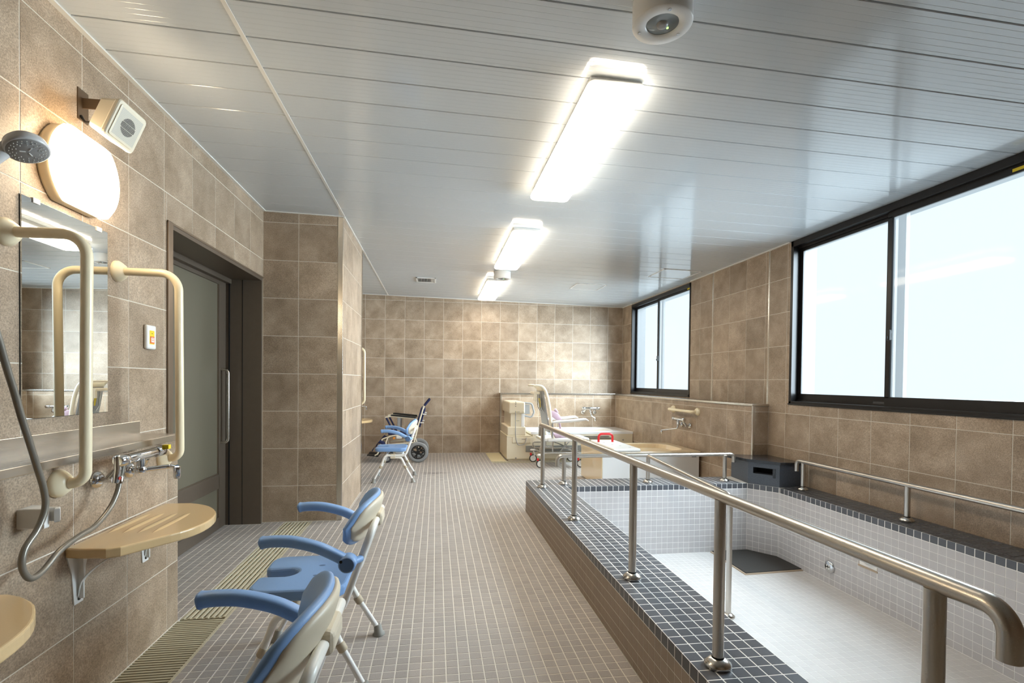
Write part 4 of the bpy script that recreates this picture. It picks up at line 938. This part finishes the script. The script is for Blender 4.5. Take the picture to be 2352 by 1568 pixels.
# taps ----------------------------------------------------------------
def tap(label, c, out, along, spout, arms=.10, body=.16, hose=False):
    """two wall flanges, a thermostat bar body, swivel spout. c = mid between flanges on the wall"""
    c, o, a = V(c), V(out), V(along); z = V((0, 0, 1)); t = thing('mixer_tap', label, 'tap', c)
    for s in (-1, 1):
        mb = MB(); mb.lathe([(.033, 0), (.033, .003), (.026, .014), (.016, .018)], c+a*arms*s, o, 28); mb.tube([c+a*arms*s+o*.015, c+a*arms*s+o*.045], .011, 0, 14); f_ = part('wall_flange', mb, 'chrome', t)
        mb = MB(); mb.tube([c+a*arms*s+o*.04, c+a*arms*s*.78+o*.075+z*.05], [.014, .012], 0, 14); mb.lathe([(.012, 0), (.012, .024)], c+a*arms*s+o*.045-o*.012, o, 14); part('offset_arm', mb, 'chrome', f_)
    b0 = c+o*.095+z*.072
    mb = MB(); mb.lathe([(.018, -body*.62), (.0195, -body*.55), (.0195, body*.55), (.018, body*.6)], b0, a, 26); part('body', mb, 'chrome', t)
    mb = MB(); mb.lathe([(.021, body*.6), (.0225, body*.63), (.0225, body*.93), (.019, body*.97)], b0, a, 26); part('temperature_handle', mb, 'chrome', t)
    mb = MB(); mb.lathe([(.021, -body*.6), (.022, -body*.62), (.022, -body*.86), (.016, -body*.90)], b0, a, 26); part('flow_handle', mb, 'chrome', t)
    mb = MB(); mb.tube([b0, b0-z*.05], [.016, .014], 0, 16); mb.lathe([(.016, 0), (.018, .004), (.018, .02), (.014, .024)], b0-z*.066, (0, 0, 1), 18); part('spout_neck', mb, 'chrome', t)
    sp = [V(q) for q in spout]; mb = MB(); mb.tube([b0-z*.056]+sp[:-1], .009, .012, 12); s_ = part('spout', mb, 'chrome', t)
    mb = MB(); mb.lathe([(.013, -.006), (.0135, .0), (.0135, .028), (.011, .040)], sp[-1], (0, 0, -1), 18); part('spout_tip', mb, 'chrome' if not hose else 'chrome', s_)
    return t, b0
tp, b0 = tap('chrome thermostatic tap with shower hose under the stainless ledge', (XM, 2.125, .788), (1, 0, 0), (0, 1, 0), [(-1.045, 2.20, .806), (-1.012, 2.18, .806), (-1.012, 2.18, .800)])
mb = MB(); mb.box((-1.105, 2.262, .866), (-1.082, 2.282, .8825), 0); part('sticker', mb, 'label_yellow', tp)
mb = MB(); mb.ell([(-1.118, 1.99, .875), (-1.115, 1.985, .83), (-1.118, 1.98, .785)], [((0, 1, 0), (1, 0, 0))]*3, [(.016, .010), (.014, .009), (.012, .010)], 12); lv = part('diverter_lever', mb, 'chrome', tp)
mb = MB(); mb.lathe([(.006, 0), (.006, .002)], (-1.107, 1.981, .80), (1, 0, 0), 12); part('red_dot', mb, 'red_mark', lv)
tap('chrome wall tap with long swivel spout over the beige bathtub', (2.94, 5.655, .662), (-1, 0, 0), (0, -1, 0), [(2.835, 5.66, .622), (2.80, 6.0, .570), (2.80, 6.0, .568)])
tap('small chrome tap on the back ledge wall above the white assisted bath', (2.482, 8.05, .664), (0, -1, 0), (1, 0, 0), [(2.50, 7.94, .61), (2.555, 7.93, .575), (2.555, 7.93, .57)])
tap('half hidden chrome tap at the far shower place beside the pier', (XM, 7.40, .79), (1, 0, 0), (0, 1, 0), [(-1.06, 7.50, .78), (-.99, 7.52, .775), (-.99, 7.52, .765)])

# shower head, hose, hose rest ------------------------------------------------
t = thing('hand_shower', 'white hand shower with grey hose hanging at the left edge', 'shower', (-1.0, 1.41, 1.70))
hc = V((-.988, 1.405, 1.708)); hn = V((.42, -.22, -.88)).normalized()
mb = MB(); mb.lathe([(.012, -.034), (.030, -.030), (.041, -.018), (.044, -.004), (.044, .002), (.041, .004)], hc, hn, 32); part('head', mb, 'shower_white', t)
mb = MB(); mb.lathe([(.0405, .0035), (.039, .0055), (.0, .0058)], hc, hn, 32, False); fc = part('spray_face', mb, 'shower_face', t)
q = V((0, 0, 1)).rotation_difference(hn); mb = MB()
for rr, nn in ((.034, 24), (.028, 18), (.022, 10)):
    for k in range(nn):
        a = 2*math.pi*k/nn; mb.lathe([(.0011, .0), (.0009, .0018)], hc+q @ V((rr*math.cos(a), rr*math.sin(a), .0055)), hn, 6)
part('nozzle', mb, 'label_white', fc)
mb = MB()
for k in range(3):
    a = 2*math.pi*k/3+.5; mb.tube([hc+q @ V((.004*math.cos(a), .004*math.sin(a), .0058)), hc+q @ V((.015*math.cos(a), .015*math.sin(a), .0058))], .0016, 0, 6)
part('face_rib', mb, 'label_white', fc)
h0 = hc-hn*.022+V((-.022, -.006, -.012)); h1 = V((-1.135, 1.345, 1.56)); h2 = V((-1.18, 1.325, 1.47))
pp = smooth_path([hc-hn*.016, h0, h0*.6+h1*.4, h1, h2], 5); mb = MB(); mb.tube(pp, [.020-.004*min(1, i/8) for i in range(len(pp))], 0, 16); hn_ = part('grip', mb, 'shower_white', t)
mb = MB(); d_ = (h1-h0).normalized(); cpt = h0*.55+h1*.45
for k in range(3):
    mb.lathe([(.0185, 0), (.0185, .004)], cpt+d_*(.012*k), d_, 16, False)
part('printed_label', mb, 'print_dark', hn_)
hp = smooth_path([h2, (-1.16, 1.36, 1.40), (-1.12, 1.455, 1.33), (-1.12, 1.529, 1.162), (-1.12, 1.571, 1.043), (-1.12, 1.621, .909), (-1.12, 1.650, .827), (-1.12, 1.653, .771), (-1.122, 1.626, .719), (-1.122, 1.583, .68), (-1.12, 1.570, .635), (-1.12, 1.597, .592), (-1.12, 1.643, .595), (-1.12, 1.712, .632), (-1.12, 1.794, .650), (-1.12, 1.87, .660), (-1.12, 1.944, .697), (-1.12, 1.988, .743), (-1.12, 2.007, .79), (-1.118, 2.02, .84)], 7)
mb = MB(); mb.tube(hp, .0088, 0, 14); part('hose', mb, 'hose_grey', t)
mb = MB(); mb.lathe([(.012, 0), (.012, .022), (.010, .026)], (-1.12, 2.005, .777), (.02, .15, 1), 8); part('hose_nut', mb, 'chrome', t)
mb = MB(); mb.box((XL, 1.305, 1.47), (XL+.03, 1.365, 1.55), .006); mb.box((XL+.025, 1.322, 1.495), (-1.185, 1.348, 1.525), .006); mb.lathe([(.019, -.018), (.023, -.018), (.023, .018), (.019, .018), (.019, -.018)], h1*.35+h2*.65, h1-h2, 20, False); part('wall_bracket', mb, 'shower_white', t)
t = thing('shower_hook', 'white plastic shower holder on the low wall gripping the hose', 'shower hook', (XM, 1.70, .71))
mb = MB(); mb.prism([(0, -.028), (0, .030), (.035, .026), (.072, -.008), (.072, -.028)], .708, .768, .004, 2, M.Translation((XM, 1.703, 0))); part('block', mb, 'white_plastic', t)
mb = MB(); mb.prism([(.045, .022), (.085, .018), (.098, -.004), (.086, -.010), (.078, .006), (.05, .010)], .722, .764, .003, 2, M.Translation((XM, 1.703, 0))); part('fork', mb, 'white_plastic', t)
# thin hose at the far shower place
t = thing('shower_hose', 'thin grey shower hose hanging at the far shower place', 'shower hose', (XM+.06, 7.5, .2))
mb = MB(); mb.tube(smooth_path([(XM+.08, 7.42, .80), (XM+.07, 7.40, .5), (XM+.09, 7.44, .25), (XM+.15, 7.5, .10), (XM+.13, 7.56, .06)], 6), .008, 0, 10); part('hose', mb, 'hose_grey', t)

# ceiling lamps ----------------------------------------------------------------
cz = zc(.755)
lab = ['ceiling light nearest the camera, long glowing rectangular diffuser', 'middle of the three long rectangular ceiling lights', 'far ceiling light, partly behind the round emergency lamp']
for (a, b), l in zip(((2.08, 3.44), (4.24, 5.61), (6.42, 7.80)), lab):
    t = thing('ceiling_light', l, 'ceiling light', (.755, (a+b)/2, cz), 'long ceiling lights')
    mb = MB(); mb.box((.64, a+.03, cz-.028), (.872, b-.03, cz+.004), .003); part('housing', mb, 'white_plastic', t)
    def rr(i, z, r=.03): 
        out = []; x0_, x1_, ya_, yb_ = .625+i, .887-i, a+i, b-i
        for cx, cy, a0 in ((x1_-r, yb_-r, 0), (x0_+r, yb_-r, 90), (x0_+r, ya_+r, 180), (x1_-r, ya_+r, 270)):
            for k in range(5): q_ = math.radians(a0+22.5*k); out.append(V((cx+r*math.cos(q_), cy+r*math.sin(q_), z)))
        return out
    mb = MB(); mb.loft([rr(.008, cz-.022)[::-1], rr(.006, cz-.026)[::-1], rr(.006, cz-.036)[::-1]], True, False); part('glow_baffle', mb, 'white_plastic', t)  # opaque band added to keep the diffuser's glow off the ceiling
    mb = MB(); mb.loft([rr(.004, cz-.035)[::-1], rr(0, cz-.038)[::-1], rr(0, cz-.052)[::-1], rr(.006, cz-.062)[::-1], rr(.020, cz-.068, .02)[::-1]], True, False); part('diffuser', mb, 'ceiling_diffuser', t)
for (x, y), l in zip(((.752, 1.655), (.768, 6.02)), ('round white emergency light on the ceiling nearest the camera', 'small round white emergency light on the far ceiling between two lamps')):
    z = zc(x); t = thing('emergency_light', l, 'emergency light', (x, y, z), 'emergency ceiling lights')
    mb = MB(); mb.lathe([(.098, 0), (.100, .004), (.100, .082), (.098, .086), (.058, .086), (.054, .080)], (x, y, z), (0, 0, -1), 48, False); part('housing', mb, 'white_plastic', t)
    mb = MB(); mb.lathe([(.056, .078), (.050, .081), (0, .082)], (x, y, z), (0, 0, -1), 36, False); ln_ = part('lens', mb, 'lens_clear', t)
    mb = MB(); mb.lathe([(.020, .081), (.018, .088), (.010, .091), (0, .092)], (x, y, z), (0, 0, -1), 20, False); part('bulb', mb, 'grey_plastic', ln_)
    mb = MB(); mb.lathe([(.004, .0815), (.004, .084)], (x+.024, y+.012, z), (0, 0, -1), 8); part('pilot_led', mb, 'led_green', ln_)
    for k in range(3):
        a = 2*math.pi*k/3+.4; mb = MB(); mb.lathe([(.006, .085), (.006, .089)], (x+.078*math.cos(a), y+.078*math.sin(a), z), (0, 0, -1), 12); part('screw', mb, 'chrome', t)
# ceiling vent and access hatches
z = zc(-.14); t = thing('ceiling_vent', 'small white ceiling air vent with dark slots', 'vent', (-.14, 6.78, z))
mb = MB()
for (a, b, c, d) in ((-.268, -.012, 6.63, 6.655), (-.268, -.012, 6.905, 6.93), (-.268, -.248, 6.63, 6.93), (-.032, -.012, 6.63, 6.93)): mb.box((a, c, z-.008), (b, d, z+.002), .001, 1)
part('frame', mb, 'white_plastic', t)
mb = MB(); mb.box((-.25, 6.65, z-.0012), (-.03, 6.91, z+.0)); part('vent_dark', mb, 'hollow', t)  # flat black sheet painted in for the dark behind the slats
for i in range(11):
    x = -.238+i*.0197; mb = MB(); mb.box((x-.0022, 6.65, z-.007), (x+.0022, 6.91, z-.001)); part('slat', mb, 'white_plastic', t)
for (a, b, c, d), l in zip(((1.80, 2.20, 6.40, 6.80), (2.50, 2.95, 5.35, 5.79)), ('square white access hatch in the ceiling at mid room', 'square white access hatch in the ceiling next to the far window')):
    x, z = (a+b)/2, zc((a+b)/2); t = thing('ceiling_hatch', l, 'access hatch', (x, (c+d)/2, z), 'ceiling access hatches')
    mb = MB(); rt = M.Translation((x, 0, z)) @ M.Rotation(sl, 4, 'Y') @ M.Translation((-x, 0, 0))
    for (p, q, r, s) in ((a, b, c, c+.014), (a, b, d-.014, d), (a, a+.014, c, d), (b-.014, b, c, d)): mb.box((p, r, -.005), (q, s, .001), 0, mx=rt)
    part('frame', mb, 'white_plastic', t)
    mb = MB(); mb.box((a+.017, c+.017, -.0028), (b-.017, d-.017, .0005), 0, mx=rt); part('panel', mb, 'ceiling_panel', t)
